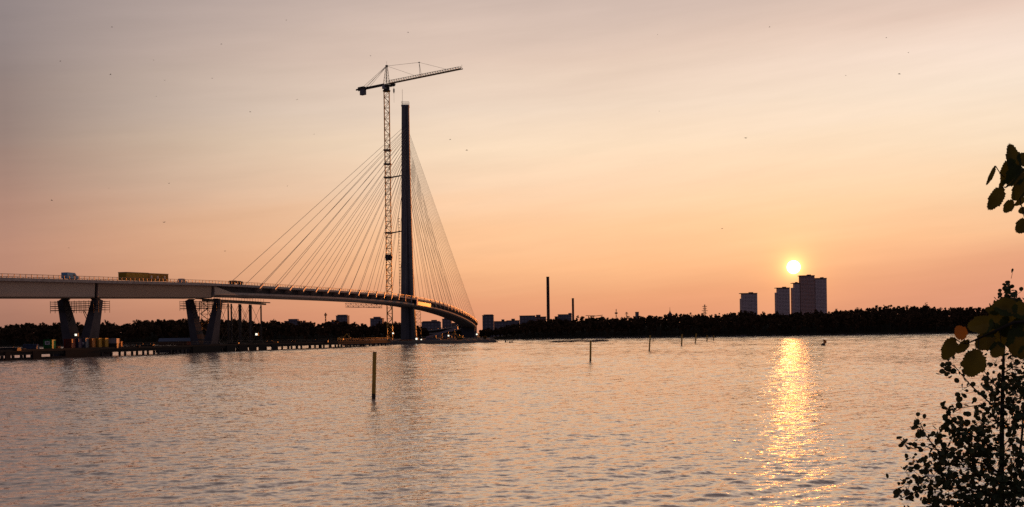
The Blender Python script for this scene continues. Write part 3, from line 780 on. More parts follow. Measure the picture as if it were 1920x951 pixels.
for a, b_ in ((8, 18), (60, 76), (121, 186), (360, 413), (424, 440), (447, 462), (466, 480), (484, 496), (508, 520)):
    a, b_ = on_jetty(a, 0), on_jetty(b_, 0)
    m = MB()
    m.hexa([jp(a, .0, -.8), jp(a, .25, -.8), jp(b_, .25, -.8), jp(b_, .0, -.8)], [jp(a, .0, zJt - .2), jp(a, .25, zJt - .2), jp(b_, .25, zJt - .2), jp(b_, .0, zJt - .2)])
    m.build('fender_sheet', black_void, jt)
m = MB(); m.beam(jp(262, .3, .2), jp(on_jetty(122, 0), .3, .2), .4, .9); m.build('waler', black_void, jt)
m = MB()
for Yq in np.arange(352, 606, 3.0):
    m.beam(jp(Yq, -.3, zJt + .3), jp(Yq, -.3, zJt + 1.5), .09)
for a, b_ in zip(yy, yy[1:]):
    if a < 352: continue
    for z in (.9, 1.5): m.beam(jp(a, -.3, zJt + z), jp(b_, -.3, zJt + z), .08)
m.build('jetty_railing', dark_steel, jt)

# containers and site cabins (placed on the jetty by the column they stand at)
CY = [0]
def container(px0, px1, pyt, Ydep, col, name, label, cat, long=2.4, ribs=True, door=True, z0=None, sign=None):
    if Ydep < 500: Ydep = on_jetty((px0 + px1) / 2, -1.2) + .5
    CY[0] = Ydep
    a, b_ = W(px0, 650, Ydep), W(px1, 650, Ydep); zb = zJt if z0 is None else z0; zt_ = ZH((px0 + px1) / 2, pyt, Ydep); w_ = b_.x - a.x; h = zt_ - zb
    t = thing(name, ((a.x + b_.x) / 2, Ydep, zb), label, cat); cmat = mat('paint_' + name + str(px0), tuple(v * .65 for v in col), .6, var=.2, scale=.8)
    cx = (a.x + b_.x) / 2; m = MB()
    m.box((cx, Ydep + long / 2, zb + h / 2), (w_ - .1, long, h - .1))
    n = max(3, int(w_ / .45))
    if ribs:
        for i in range(n): m.box((a.x + (i + .5) * w_ / n, Ydep - .04, zb + h / 2), (w_ / n * .45, .08, h - .3))
    m.build('body', cmat, t)
    m = MB()
    for x in (a.x + .08, b_.x - .08):
        for y in (Ydep - .05, Ydep + long): m.box((x, y, zb + h / 2), (.2, .2, h))
    for z in (zb + .1, zb + h - .1): m.box((cx, Ydep - .06, z), (w_ - .1, .16, .18))
    m.build('corner_frame', cmat, t)
    if door:
        m = MB()
        for f in (.3, .42, .58, .7): m.beam((a.x + w_ * f, Ydep - .14, zb + .25), (a.x + w_ * f, Ydep - .14, zb + h - .25), .06)
        m.build('door_bar', rail_steel, t)
    return t, a.x, b_.x, zb, h
t, xa, xb, zb, h = container(82, 98, 637, 312, (.02, .28, .05), 'cargo_container', 'bright green container with a white emblem panel high on its end, on the jetty', 'container', 2.4)
m = MB(); m.box(((xa + xb) / 2 - .1, CY[0] - .12, zb + h * .68), (1.35, .06, 1.0)); sg = m.build('emblem_panel', white_p, t)
m = MB(); cx = (xa + xb) / 2 - .1
for i, (dx, dz_) in enumerate(((-.3, .1), (0, .14), (.28, .1), (-.15, -.16), (.15, -.16))): m.box((cx + dx, CY[0] - .16, zb + h * .68 + dz_), (.2, .03, .24))
m.build('emblem_mark', dark_steel, sg)
container(99, 109, 649, 309, (.6, .16, .02), 'skip_box', 'small low orange box beside the green container', 'box', 1.8, door=False)
container(120, 135, 635.5, 314, (.24, .035, .015), 'cargo_container', 'dull red container at the foot of the first V pier', 'container', 2.4)
container(135.5, 148, 635, 316, (.05, .03, .10), 'cargo_container', 'dark violet container right of the dull red one', 'container', 2.4)
t, xa, xb, zb, h = container(148.5, 161, 634, 318, (.09, .12, .17), 'cargo_container', 'blue-grey container with a round white mark', 'container', 2.4)
m = MB(); m.lathe((0, 0, 0), [(.42, 0), (.42, .05)], 16); o = m.build('round_mark', white_p); o.parent = t; o.location = (.1, -.12, h * .52); o.rotation_euler = (R_(90), 0, 0)
container(162, 173.5, 634.5, 320, (.55, .20, .03), 'cargo_container', 'orange container left of the yellow pair', 'container', 2.4)
container(174, 186, 634, 322, (.55, .30, .02), 'cargo_container', 'yellow container, left one of the yellow pair', 'container', 2.4)
container(186.5, 198, 634, 323, (.55, .30, .02), 'cargo_container', 'yellow container, right one of the yellow pair beside the white cabin', 'container', 2.4)
t, xa, xb, zb, h = container(199, 219, 634.5, 325, (.42, .40, .42), 'site_cabin', 'long off-white cabin raised on a dark base right of the yellow containers', 'cabin', 2.5, door=False, z0=4.0)
m = MB(); m.box(((xa + xb) / 2, CY[0] + 1.2, 3.25), (xb - xa, 2.2, 1.48)); m.build('base_frame', dark_steel, t)
container(223, 227.5, 640, 330, (.7, .18, .05), 'drum_stack', 'tiny orange drum rack standing alone right of the white cabin', 'rack', 1.0, ribs=False, door=False)
container(514, 520.5, 640.5, 452, (.7, .30, .03), 'skip_box', 'small orange box alone on the jetty right of the trestle tower', 'box', 1.5, door=False)
# long shed with pale blue roof
Ysh = 428; a, b_ = W(298, 640, Ysh), W(359, 640, Ysh); zt_ = ZH(328, 634, Ysh)
t = thing('long_shed', ((a.x + b_.x) / 2, Ysh, zJt), 'long low shed with a blue-grey roof left of the second V pier', 'shed')
# (stands on its own pontoon behind the jetty)
m = MB(); m.box(((a.x + b_.x) / 2, Ysh + 2.5, (zJt + zt_ - 1.3) / 2 + .2), (b_.x - a.x, 5, zt_ - 1.2 - zJt)); m.build('wall', mat('shed_wall', (.10, .05, .03), .8), t)
m = MB(); m.hexa([Vector((a.x - .3, Ysh - .4, zt_ - 1.25)), Vector((b_.x + .3, Ysh - .4, zt_ - 1.25)), Vector((b_.x + .3, Ysh + 5.4, zt_ - 1.25)), Vector((a.x - .3, Ysh + 5.4, zt_ - 1.25))], [Vector((a.x - .3, Ysh + 1.5, zt_)), Vector((b_.x + .3, Ysh + 1.5, zt_)), Vector((b_.x + .3, Ysh + 3.5, zt_)), Vector((a.x - .3, Ysh + 3.5, zt_))]); m.build('roof', mat('shed_roof', (.09, .12, .18), .5), t)
m = MB(); m.box((b_.x - .9, Ysh - .05, zt_ - 2.3), (1.8, .1, 1.9)); m.build('red_end_panel', mat('red_end', (.45, .09, .03), .6), t)
m = MB(); m.box(((a.x + b_.x) / 2, Ysh + 2.5, 1.2), (b_.x - a.x + 2, 7, 2.5)); m.build('pontoon', dark_steel, t)

# clutter on jetty: pipes, pallets, timber stacks
def stack(px, Ydep, w_, h, label, kind, m_=None, z0=zJt):
    if Ydep < 520: Ydep = on_jetty(px, -2.5)
    c = W(px, 650, Ydep); t = thing(kind, (c.x, Ydep, z0), label, kind.replace('_', ' ').split()[-1]); m = MB()
    if kind == 'pipe_stack':
        n = max(2, int(h / .45))
        for r in range(n):
            for q in range(5 - r if 5 - r > 1 else 2): m.tube([(c.x - w_ / 2, Ydep + q * .5 + r * .25, z0 + .25 + r * .42), (c.x + w_ / 2, Ydep + q * .5 + r * .25, z0 + .25 + r * .42)], .24, 7)
    else:
        n = max(2, int(h / .35))
        for r in range(n): 
            m.box((c.x + random.uniform(-.1, .1), Ydep + .8, z0 + .18 + r * .35), (w_ * random.uniform(.85, 1), 1.6, .26))
            for e in (-.35, .35): m.box((c.x + w_ * e, Ydep + .8, z0 + .02 + r * .35), (.15, 1.5, .09))
    m.build('pipes' if kind == 'pipe_stack' else 'planks', m_ or dark_steel, t)
    m = MB(); 
    for e in (-.3, .3): m.beam((c.x + w_ * e, Ydep - .05, z0), (c.x + w_ * e, Ydep - .05, z0 + h), .1)
    m.build('strap', rail_steel, t)
stack(12, 306, 6, 1.2, 'dark pipes stacked on the jetty at the left edge of the photo', 'pipe_stack')
stack(35, 308, 3, .9, 'pale planks stacked on the jetty left of the green container', 'timber_stack', mat('pale_timber', (.28, .16, .10), .9))
stack(55, 310, 4, 2.2, 'dark blue-grey bundle of pipes left of the green container', 'pipe_stack', mat('blue_pipes', (.05, .07, .12), .6))
stack(245, 342, 6, 1.0, 'low timber stack between the drum rack and the long shed', 'timber_stack', timber)
stack(275, 352, 4, 1.3, 'dark pipes just left of the long shed', 'pipe_stack')
stack(437, 424, 4, .8, 'low pipe stack under the trestle tower', 'pipe_stack')
stack(505, 448, 3, 1.3, 'timber stack left of the small orange box on the jetty', 'timber_stack', timber)
stack(540, 462, 6, 1.1, 'long timber stack right of the small orange box on the jetty', 'timber_stack', timber)
stack(600, 505, 7, 1.3, 'dark pipes near the island end of the jetty', 'pipe_stack')
stack(670, 625, 8, 1.6, 'pipes lying at the near edge of the pylon island left of the crane foot', 'pipe_stack', None, 2.0)
stack(700, 622, 5, 1.3, 'orange-brown planks stacked on the island left of the crane foot', 'timber_stack', mat('orange_timber', (.3, .12, .05), .9), 2.0)
stack(760, 632, 8, 1.0, 'planks stacked on the island in front of the pylon foot', 'timber_stack', mat('orange_timber', (.3, .12, .05), .9), 2.0)
stack(812, 650, 9, 1.2, 'pipes on the island right of the pylon foot', 'pipe_stack', mat('grey_pipes', (.2, .17, .17), .6), 2.0)

# floodlights, lit
def floodlight(px, py, Y, z0, label, r=.35):
    if Y < 500: Y = on_jetty(px, -1.5)
    p = W(px, py, Y); t = thing('floodlight_mast', (p.x, Y, z0), label, 'floodlight', 'lit floodlights on the building site'); m = MB(); m.tube([(p.x, Y + .3, z0), (p.x, Y + .3, p.z)], [.12, .08], 6); m.build('pole', dark_steel, t)
    m = MB(); m.box((p.x, Y + .15, p.z), (r * 3, .5, r * 2.4)); h = m.build('lamp_housing', dark_steel, t)
    m = MB(); m.box((p.x, Y - .14, p.z), (r * 1.6, .06, r * 1.5)); m.build('lamp_glass', lamp_on, h)
floodlight(142.5, 628, 318, zJt, 'lit floodlight between the legs of the first V pier', .38)
floodlight(481, 627, 421, zJt, 'lit floodlight at the foot of the trestle tower', .5)
floodlight(737, 625, 640, 2.1, 'small lit floodlight between the crane mast and the pylon', .5)
floodlight(781, 635.5, 640, 2.1, 'lit floodlight at the right of the pylon foot', .65)
floodlight(841, 629.5, 700, 2.1, 'lit floodlight midway along the island', .55)
floodlight(894, 627, 760, 2.1, 'lit floodlight near the right end of the bridge', .6)
floodlight(790, 637, 650, 2.1, 'low lit floodlight right of the pylon foot stair', .45)

# island: sloping causeway roof, yellow bush, machines, marker post
a, b_ = W(798, 631.5, 720), W(858, 612.5, 720)
t = thing('sloping_ramp', (a.x, 720, 2), 'long grey ramp sloping up to the right behind the pylon under the bridge', 'ramp')
m = MB(); m.hexa([a + Vector((0, 0, -1.2)), b_ + Vector((0, 0, -1.6)), b_ + Vector((0, 7, -1.6)), a + Vector((0, 7, -1.2))], [a, b_, b_ + Vector((0, 7, 0)), a + Vector((0, 7, 0))]); m.build('ramp_deck', mat('ramp_grey', (.30, .27, .30), .6), t)
for k in range(5):
    m = MB(); p = a.lerp(b_, (k + .5) / 5); m.beam((p.x, 721, p.z - 1.5), (p.x, 726, p.z - 1.5), .4); m.beam((p.x, 721, 1.8), (p.x, 721, p.z - 1.3), .4); m.beam((p.x, 726, 1.8), (p.x, 726, p.z - 1.3), .4)
    m.build('ramp_support', dark_steel, t)
lone = lone_tree(909, 631, 8, 700, 'small yellowish round bush near the right tip of the pylon island', False, mat('yellow_bush', (.22, .13, .03), .8, var=.3, scale=1.5))
def digger(px, Y, label, flip=1, z=2.1, col=(.5, .25, .03)):
    c = W(px, 640, Y); t = thing('excavator', (c.x, Y, z), label, 'excavator'); B = Vector((c.x, Y, z)); q = lambda x, y, zz: B + Vector((x * flip, y, zz))
    for s in (-1, 1):
        m = MB(); m.tube([q(-1.7, s * 1.0, .45), q(1.7, s * 1.0, .45)], .43, 8); m.box(q(0, s * 1.0, .45), (3.4, .5, .8)); m.build('track', black_void, t)
    m = MB(); m.box(q(-.3, 0, 1.5), (3.0, 2.4, 1.1)); m.box(q(-1.5, 0, 1.7), (.9, 2.3, 1.3)); m.build('body', mat('digger_paint', col, .5), t)
    m = MB(); m.box(q(.5, -.6, 2.4), (1.3, 1.1, 1.4)); cb_ = m.build('cab', mat('digger_paint', col, .5), t); m = MB(); m.box(q(.5, -1.17, 2.55), (1.0, .05, .9)); m.build('cab_window', glassm, cb_)
    m = MB(); m.beam(q(1.0, .3, 1.7), q(3.2, .3, 4.4), .35, .5); m.build('boom', mat('digger_paint', col, .5), t)
    m = MB(); m.beam(q(3.2, .3, 4.4), q(5.0, .3, 2.0), .3, .4); m.build('arm', mat('digger_paint', col, .5), t)
    m = MB(); m.hexa([q(4.5, -.2, 1.2), q(5.5, -.2, 1.4), q(5.5, .8, 1.4), q(4.5, .8, 1.2)], [q(4.7, -.2, 2.0), q(5.3, -.2, 2.1), q(5.3, .8, 2.1), q(4.7, .8, 2.0)]); m.build('bucket', dark_steel, t)
digger(640, 640, 'yellow excavator on the island shore left of the crane foot', 1)
digger(862, 668, 'dark excavator on the right part of the pylon island', -1, col=(.15, .08, .03))
container(800, 818, 633, 690, (.16, .15, .19), 'site_cabin', 'grey site cabin on the island right of the pylon foot', 'cabin', 2.5, door=False, z0=2.1)
container(826, 840, 634, 700, (.22, .15, .14), 'site_cabin', 'brownish site cabin on the island below the sloping ramp', 'cabin', 2.5, door=False, z0=2.1)
def post(px, py0, py1, Y, label, r=.12):
    p = W(px, py0, Y); t = thing('marker_post', (p.x, Y, -.5), label, 'post'); m = MB(); m.tube([(p.x, Y, -.5), (p.x, Y, ZH(px, py1, Y))], [r, r * .8], 6); m.build('post', dark_steel, t)
    m = MB(); m.box((p.x, Y, ZH(px, py1, Y) - .3), (r * 4, r * 2, .5)); m.build('top_mark', dark_steel, t)
post(933.5, 642, 633, 684, 'thin dark post at the right tip of the pylon island')
post(1048.5, 640, 634, 640, 'thin dark post on the left part of the flat islet')

# ------------------------------------------------------------ vehicles and cabins on the bridge
def frame_on(Y, t_): return BP(Y, t_, 0.0), tan(Y), nrm(Y)
def find_Y(px, t_):
    lo, hi = 190., 690.
    for _ in range(40):
        mid = (lo + hi) / 2; p = BP(mid, t_); q = CX + F * (p.x / p.y)
        if q < px: lo = mid
        else: hi = mid
    return mid
def van(px, t_, col, label, L=6.2, H=2.7, Wd=2.1, d=1):
    Y = find_Y(px, t_); B, T, Nn = frame_on(Y, t_); B = B + Vector((0, 0, -.02)); t = thing('van' if H > 2 else 'car', B, label, 'van' if H > 2 else 'car')
    q = lambda x, y, z: B + T * (x * d) + Nn * y + Vector((0, 0, z)); h = Wd / 2
    prof = [(-L / 2, .45), (L / 2 - .1, .45), (L / 2, .9), (L / 2 - .15, 1.25), (L / 2 - 1.0, 1.45), (L / 2 - 1.9, H), (-L / 2 + .1, H), (-L / 2, H - .2)] if H > 2 else [(-L / 2, .35), (L / 2, .35), (L / 2, .75), (L / 2 - 1.1, .9), (L / 2 - 1.8, H), (-L / 2 + .9, H), (-L / 2 + .1, .95)]
    m = MB(); n = len(prof); vs = [q(x, -h, z) for x, z in prof] + [q(x, h, z) for x, z in prof]; fs = [tuple(range(n)), tuple(range(2 * n - 1, n - 1, -1))] + [(i, (i + 1) % n, n + (i + 1) % n, n + i)[::-1] for i in range(n)]
    m.add(vs, fs); body = m.build('body', mat('paint_' + label[:12], col, .35), t)
    m = MB(); x0, x1 = (L / 2 - 1.95, L / 2 - .95)
    m.add([q(x0 + .04, -h + .15, H - .02), q(x0 + .04, h - .15, H - .02), q(x1 + .02, h - .15, 1.5 if H > 2 else .95), q(x1 + .02, -h + .15, 1.5 if H > 2 else .95)], [(0, 1, 2, 3)]) if H > 2 else m.box(q(L / 2 - 1.4, 0, 1.15), (.5, Wd * .8, .3), ax=T, ay=-Nn)
    m.build('windscreen', glassm, body)
    for s in (-1, 1): m = MB(); m.box(q(L / 2 - 2.4 if H > 2 else 0, s * (h + .005), H - .75 if H > 2 else 1.12), (1.0 if H > 2 else 1.8, .03, .6 if H > 2 else .32), ax=T, ay=-Nn); m.build('side_window', glassm, body)
    for x in (-L / 2 + 1.1, L / 2 - 1.1):
        for s in (-1, 1):
            m = MB(); c = q(x, s * (h - .12), .36); m.tube([c - Nn * .12, c + Nn * .12], .36, 14); wh = m.build('wheel', black_void, t); m = MB(); m.tube([c - Nn * .13, c + Nn * .13], .2, 10); m.build('rim', rail_steel, wh)
van(133, 4.5, (.20, .38, .55), 'pale blue van driving on the approach bridge left of the yellow cabins', 5.6, 2.25)
van(343, 4.0, (.5, .42, .4), 'small pale car on the bridge right of the yellow cabins', 4.0, 1.65, 1.7)
def bridge_cabin(y0, y1, t_, z1, colr, label, windows, name='site_cabin'):
    B = BP((y0 + y1) / 2, t_, 0); T = (BP(y1, t_) - BP(y0, t_)); L = T.length; T.normalize(); Nn = T.cross(Vector((0, 0, 1))).normalized(); th = thing(name, B, label, 'cabin')
    q = lambda x, y, z: B + T * x + Nn * y + Vector((0, 0, z)); m = MB(); m.box(q(0, 0, .25 + z1 / 2), (L, 2.9, z1 - .3), ax=T, ay=-Nn)
    nr = int(L / .4)
    for i in range(nr): m.box(q(-L / 2 + (i + .5) * L / nr, 1.47, .25 + z1 / 2), (.16, .06, z1 - .5), ax=T, ay=-Nn)
    m.build('wall', mat('cabin_' + label[:10], colr, .6, var=.1), th)
    m = MB(); m.box(q(0, 0, z1 + .2), (L + .2, 3.1, .16), ax=T, ay=-Nn); m.build('roof', dark_steel, th)
    for x in windows:
        m = MB(); m.box(q(x * L, 1.52, z1 * .6), (.9, .06, 1.0), ax=T, ay=-Nn); wn = m.build('window', white_p, th); m = MB(); m.box(q(x * L, 1.56, z1 * .6), (.7, .03, .8), ax=T, ay=-Nn); m.build('pane', mat('curtained_glass', (.25, .26, .3), .3), wn)
    m = MB(); m.box(q(0, 0, .1), (L - .4, 2.5, .2), ax=T, ay=-Nn); m.build('skid', dark_steel, th)
ya, yb, yc = find_Y(231, 5.8), find_Y(272.5, 5.8), find_Y(310, 5.8)
bridge_cabin(ya, yb - .1, 5.8, 2.75, (.42, .24, .015), 'yellow windowless site cabin on the bridge, nearer one of the two', [])
bridge_cabin(yb + .1, yc, 5.8, 2.65, (.42, .20, .015), 'orange-yellow site cabin with pale windows on the bridge, right-hand one of the two', [-.36, -.05, .3])
# trailer and low gear by the first cable
Yt = find_Y(444, 5); B, T, Nn = frame_on(Yt, 5); t = thing('flat_trailer', B, 'low dark trailer parked on the deck at the foot of the outermost cables', 'trailer')
m = MB(); m.box(B + Vector((0, 0, .95)), (9, 2.2, .25), ax=T, ay=-Nn); m.build('bed', dark_steel, t)
m = MB(); 
for k in range(5): m.box(B + T * (-3.5 + k * 1.7) + Vector((0, 0, 1.35)), (1.3, 1.8, .5 + .2 * (k % 2)), ax=T, ay=-Nn)
m.build('load', timber, t)
for x in (-3, 3):
    m = MB(); c = B + T * x + Vector((0, 0, .4)); m.tube([c - Nn, c + Nn], .4, 12); m.build('wheel', black_void, t)

# two site workers on the deck right of the pylon (tiny, far off)
def person(px, t_, label, arm=.3):
    lo, hi = 700., 900.
    for _ in range(30):
        mid = (lo + hi) / 2; p = BP(mid, t_); q = CX + F * p.x / p.y
        if q < px: lo = mid
        else: hi = mid
    B = BP(mid, t_, .0); me = bpy.data.meshes.new('person')
    pts = [((0, 0, .95), .17), ((0, 0, 1.2), .16), ((0, 0, 1.45), .19), ((0, 0, 1.57), .07), ((0, 0, 1.72), .115),
           ((.11, 0, .85), .12), ((.13, .05, .48), .08), ((.13, 0, .08), .055), ((.13, -.14, .04), .05),
           ((-.11, 0, .85), .12), ((-.14, -.08, .48), .08), ((-.15, .05, .08), .055), ((-.15, -.1, .04), .05),
           ((.22, 0, 1.42), .07), ((.28, -.05, 1.15), .05), ((.24, -.05 - arm, 1.0), .035),
           ((-.22, 0, 1.42), .07), ((-.29, -.02, 1.15), .05), ((-.27, -.14, .92), .035)]
    ed = [(0, 1), (1, 2), (2, 3), (3, 4), (0, 5), (5, 6), (6, 7), (7, 8), (0, 9), (9, 10), (10, 11), (11, 12), (2, 13), (13, 14), (14, 15), (2, 16), (16, 17), (17, 18)]
    me.from_pydata([p for p, r in pts], ed, []); o = bpy.data.objects.new('person', me); COL.objects.link(o); o.location = B
    sk = o.modifiers.new('s', 'SKIN')
    for i, (p, r) in enumerate(pts): me.skin_vertices[0].data[i].radius = (r, r)
    me.skin_vertices[0].data[0].use_root = True
    o.modifiers.new('u', 'SUBSURF').levels = 1; me.materials.append(mat('work_clothes', (.06, .05, .06), .9))
    tag(o, label, 'person')
person(797, 6.8, 'person in dark work clothes standing on the deck just right of the pylon')
person(808, 6.8, 'person in dark clothes with one arm forward, on the deck above the panel painted sunlit orange', .25)

# ------------------------------------------------------------ channel poles
pole_y = mat('pole_yellow', (.40, .25, .04), .6, var=.25, scale=1.2)
pole_d = mat('pole_wet', (.05, .04, .02), .5)
PO = [((697 + 704) / 2, 748, 702.5, 661, 7.2, 'nearest and tallest yellow-brown pole, standing alone left of the pylon reflection'),
      (1107, 677.5, 1107.5, 640, 3.6, 'second yellow-brown pole, in front of the flat islet'),
      (1217.3, 657.3, 1219.3, 629, 2.6, 'third yellow-brown pole, right of the islet, first of the far row'),
      (1278, 648, 1279, 627, 2.2, 'fourth yellow-brown pole of the line, thin'),
      (1303.5, 643.7, 1305.5, 625.5, 2.0, 'fifth yellow-brown pole of the line, leaning right'),
      (1325.5, 640.2, 1325.7, 629, 1.5, 'sixth pole of the line, short and faint'),
      (1338, 638.0, 1338.3, 629, 1.5, 'last and farthest pole of the line, faintest')]
for i, (x0, y0, x1, y1, wpx, lb) in enumerate(PO):
    yh = YH - (x0 - CX) * .014; Yd = CAMH * F / (y0 - yh); p0 = W(x0, y0, Yd); p1 = W(x1, y1, Yd); r = max(.17, wpx / 2 * Yd / F)
    if i > 2: r = .25
    t = thing('channel_pole', (p0.x, Yd, 0), lb, 'pole', 'yellow poles marking the channel'); d = (p1 - p0).normalized()
    m = MB(); m.tube([p0 + d * .45, p1], r, 14); m.build('shaft', pole_y, t, smooth=False)
    m = MB(); m.tube([p0 - d * 1.2, p0 + d * .45], r * 1.004, 14); m.build('wet_foot', pole_d, t)
    m = MB(); m.tube([p1, p1 + d * .05], r * 1.03, 14); m.build('cap', dark_steel, t)
# buoy with flag
yh = YH - (1543 - CX) * .014; Yb = CAMH * F / (647.5 - yh); p = W(1543.5, 647.5, Yb)
t = thing('flag_buoy', (p.x, Yb, 0), 'small dark buoy with a little flag right of the sun glitter', 'buoy', None)
m = MB(); m.lathe((p.x, Yb, -.3), [(.55, 0), (.75, .35), (.6, .75), (.15, 1.0)], 12); m.build('float', dark_steel, t)
top = W(1544.5, 635.5, Yb); m = MB(); m.tube([(p.x, Yb, .4), tuple(top)], .07, 6); m.build('staff', dark_steel, t)
m = MB(); m.hexa([top + Vector((0, -.03, -1.9)), top + Vector((.9, -.03, -1.3)), top + Vector((.9, .03, -1.3)), top + Vector((0, .03, -1.9))], [top + Vector((0, -.03, -.2)), top + Vector((.9, -.03, -.6)), top + Vector((.9, .03, -.6)), top + Vector((0, .03, -.2))]); m.build('flag', mat('orange_flag', (.5, .15, .02), .8), t)
# small floats off the island tip
for i, (px, py) in enumerate(((948, 642), (956, 643), (960, 642.5))):
    yh = YH - (px - CX) * .014; Yd = CAMH * F / (py - yh); p = W(px, py, Yd); m = MB(); m.lathe((p.x, Yd, -.3), [(.3, 0), (.55, .3), (.45, .8), (.12, 1.2 + .5 * (i == 0))], 10)
    o = m.build('small_float', dark_steel, org=(p.x, Yd, 0)); tag(o, ['leftmost tiny dark float off the island tip, the tallest', 'middle one of three tiny dark floats off the island tip', 'rightmost tiny dark float off the island tip'][i], 'float', 'tiny floats off the island tip')

# ------------------------------------------------------------ tower blocks and city behind the wood
def facade(name, col, band=.5, fl=3.2, bay=3.5):
    if name in MATS: return MATS[name]
    m = bpy.data.materials.new(name); m.use_nodes = True; t = m.node_tree; b = t.nodes['Principled BSDF']
    tcx = N(t, 'ShaderNodeTexCoord'); mp = N(t, 'ShaderNodeMapping'); t.links.new(tcx.outputs['Object'], mp.inputs[0]); mp.inputs['Rotation'].default_value = (R_(90), 0, 0)
    br = N(t, 'ShaderNodeTexBrick'); br.offset = 0; br.inputs['Scale'].default_value = 1; br.inputs['Brick Width'].default_value = bay; br.inputs['Row Height'].default_value = fl; br.inputs['Mortar Size'].default_value = .8; br.inputs['Mortar Smooth'].default_value = 0
    br.inputs['Color1'].default_value = (.22, .20, .22, 1); br.inputs['Color2'].default_value = (.30, .26, .28, 1); br.inputs['Mortar'].default_value = (*col, 1)  # window greys lightened to stand in for distance haze
    t.links.new(mp.outputs[0], br.inputs['Vector']); t.links.new(br.outputs[0], b.inputs['Base Color']); b.inputs['Roughness'].default_value = .85; b.inputs['Specular IOR Level'].default_value = .1
    MATS[name] = m; return m
fac_t = facade('tower_facade', (.78, .58, .52)); fac_b = facade('block_facade', (.16, .15, .17)); fac_r = facade('red_block_facade', (.20, .10, .08))  # warm sun flare and pale haze put into the tower wall colour
slab_m = mat('balcony_slab', (.8, .7, .7), .6); roof_m = mat('flat_roof', (.12, .09, .09), .8)
def tower(x0, x1, ytop, step, label, ledge=0, yb=612, fac_t=fac_t):
    Yd = 2600.; a, b_ = W(x0, 560, Yd), W(x1, 560, Yd); zt_ = ZH((x0 + x1) / 2, ytop, Yd); w_ = b_.x - a.x; cx = (a.x + b_.x) / 2; k = Yd / F
    t = thing('apartment_tower', (cx, Yd, 5), label, 'tower', None); dpt = 14
    sw = step[0] * k; sh = step[1] * k     # lower shoulder on the left side
    m = MB(); m.box((a.x + sw + (w_ - sw) / 2, Yd + dpt / 2, (zt_ + 5) / 2), (w_ - sw, dpt, zt_ - 5)); m.build('wall', fac_t, t)
    if sw: m = MB(); m.box((a.x + sw / 2, Yd + dpt / 2 + .3, (zt_ - sh + 5) / 2), (sw - .01, dpt - 2, zt_ - sh - 5)); m.build('side_wing', fac_t, t)
    m = MB(); z = 8.
    while z < zt_ - 2:
        m.box((a.x + sw + (w_ - sw) * .5, Yd - .7, z), ((w_ - sw) * .96, 1.4, .5)); z += 3.2
    m.build('balcony_bands', slab_m, t)
    m = MB(); m.box((cx - ledge * k / 2, Yd + dpt / 2 - .5, zt_ + .7), (w_ + ledge * k, dpt + 4, 1.4)); m.build('roof_slab', roof_m, t)
    m = MB(); m.box((cx + w_ * .15, Yd + dpt / 2, zt_ + 2.4), (w_ * .25, 8, 2.0)); m.build('roof_plant', roof_m, t)
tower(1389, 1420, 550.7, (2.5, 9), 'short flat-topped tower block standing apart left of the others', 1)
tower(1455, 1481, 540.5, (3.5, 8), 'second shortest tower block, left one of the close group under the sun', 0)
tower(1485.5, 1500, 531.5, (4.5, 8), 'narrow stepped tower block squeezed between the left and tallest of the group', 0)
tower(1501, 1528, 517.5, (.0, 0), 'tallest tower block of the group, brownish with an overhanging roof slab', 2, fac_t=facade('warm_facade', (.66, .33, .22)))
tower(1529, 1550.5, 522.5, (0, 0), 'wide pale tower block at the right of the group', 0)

def chimney(xc0, xc1, ytop, ybot, Yd, r0, r1, label):
    p = W((xc0 + xc1) / 2, ytop, Yd); t = thing('factory_chimney', (p.x, Yd, 3), label, 'chimney', None); k = Yd / F
    m = MB(); m.lathe((p.x, Yd, 3), [(r1 * k, 0), (r0 * k, p.z - 3 - 2)], 20); m.build('shaft', mat('chimney_brick', (.09, .065, .065), .9, scale=.1), t)
    m = MB(); m.lathe((p.x, Yd, p.z - 2), [(r0 * k * 1.06, 0), (r0 * k * 1.06, 2), (r0 * k * .7, 2.01)], 20); m.build('rim', dark_steel, t)
    m = MB()
    for z in (p.z * .5, p.z * .8): m.lathe((p.x, Yd, z), [(r1 * k * 1.12, 0), (r1 * k * 1.12, .6)], 16)
    m.build('gallery', dark_steel, t)
chimney(1023.9, 1030.2, 519, 600, 2800, 2.75, 3.0, 'tall dark round factory chimney, the taller of the two')
chimney(1072, 1076.2, 559.3, 600, 2800, 2.05, 2.1, 'short dark factory chimney, the lower of the two')

def block(x0, x1, ytop, Yd, label, fac=None, plant=True, name='city_block', parts2=()):
    a, b_ = W(x0, 600, Yd), W(x1, 600, Yd); zt_ = ZH((x0 + x1) / 2, ytop, Yd); w_ = b_.x - a.x; cx = (a.x + b_.x) / 2
    t = thing(name, (cx, Yd, 1.5), label, 'building'); m = MB(); m.box((cx, Yd + 8, (zt_ + 1.5) / 2), (w_, 16, zt_ - 1.5)); m.build('wall', fac or fac_b, t)
    m = MB(); m.box((cx, Yd + 8, zt_ + .25), (w_ + .8, 16.8, .5)); m.build('roof', roof_m, t)
    if plant: m = MB(); m.box((cx + w_ * random.uniform(-.2, .2), Yd + 7, zt_ + 1.5), (w_ * random.uniform(.2, .35), 6, 2.0)); m.build('roof_plant', roof_m, t)
    for (fx0, fx1, zz) in parts2:
        m = MB(); m.box((a.x + w_ * (fx0 + fx1) / 2, Yd + 7, zt_ + .5 + zz / 2), (w_ * (fx1 - fx0), 10, zz)); m.build('upper_storey', fac or fac_b, t)
    return t
block(533, 561, 602.5, 1300, 'low pale block with a stepped penthouse above the trees right of the trestle tower', parts2=((.25, .85, 2.2),), plant=False)
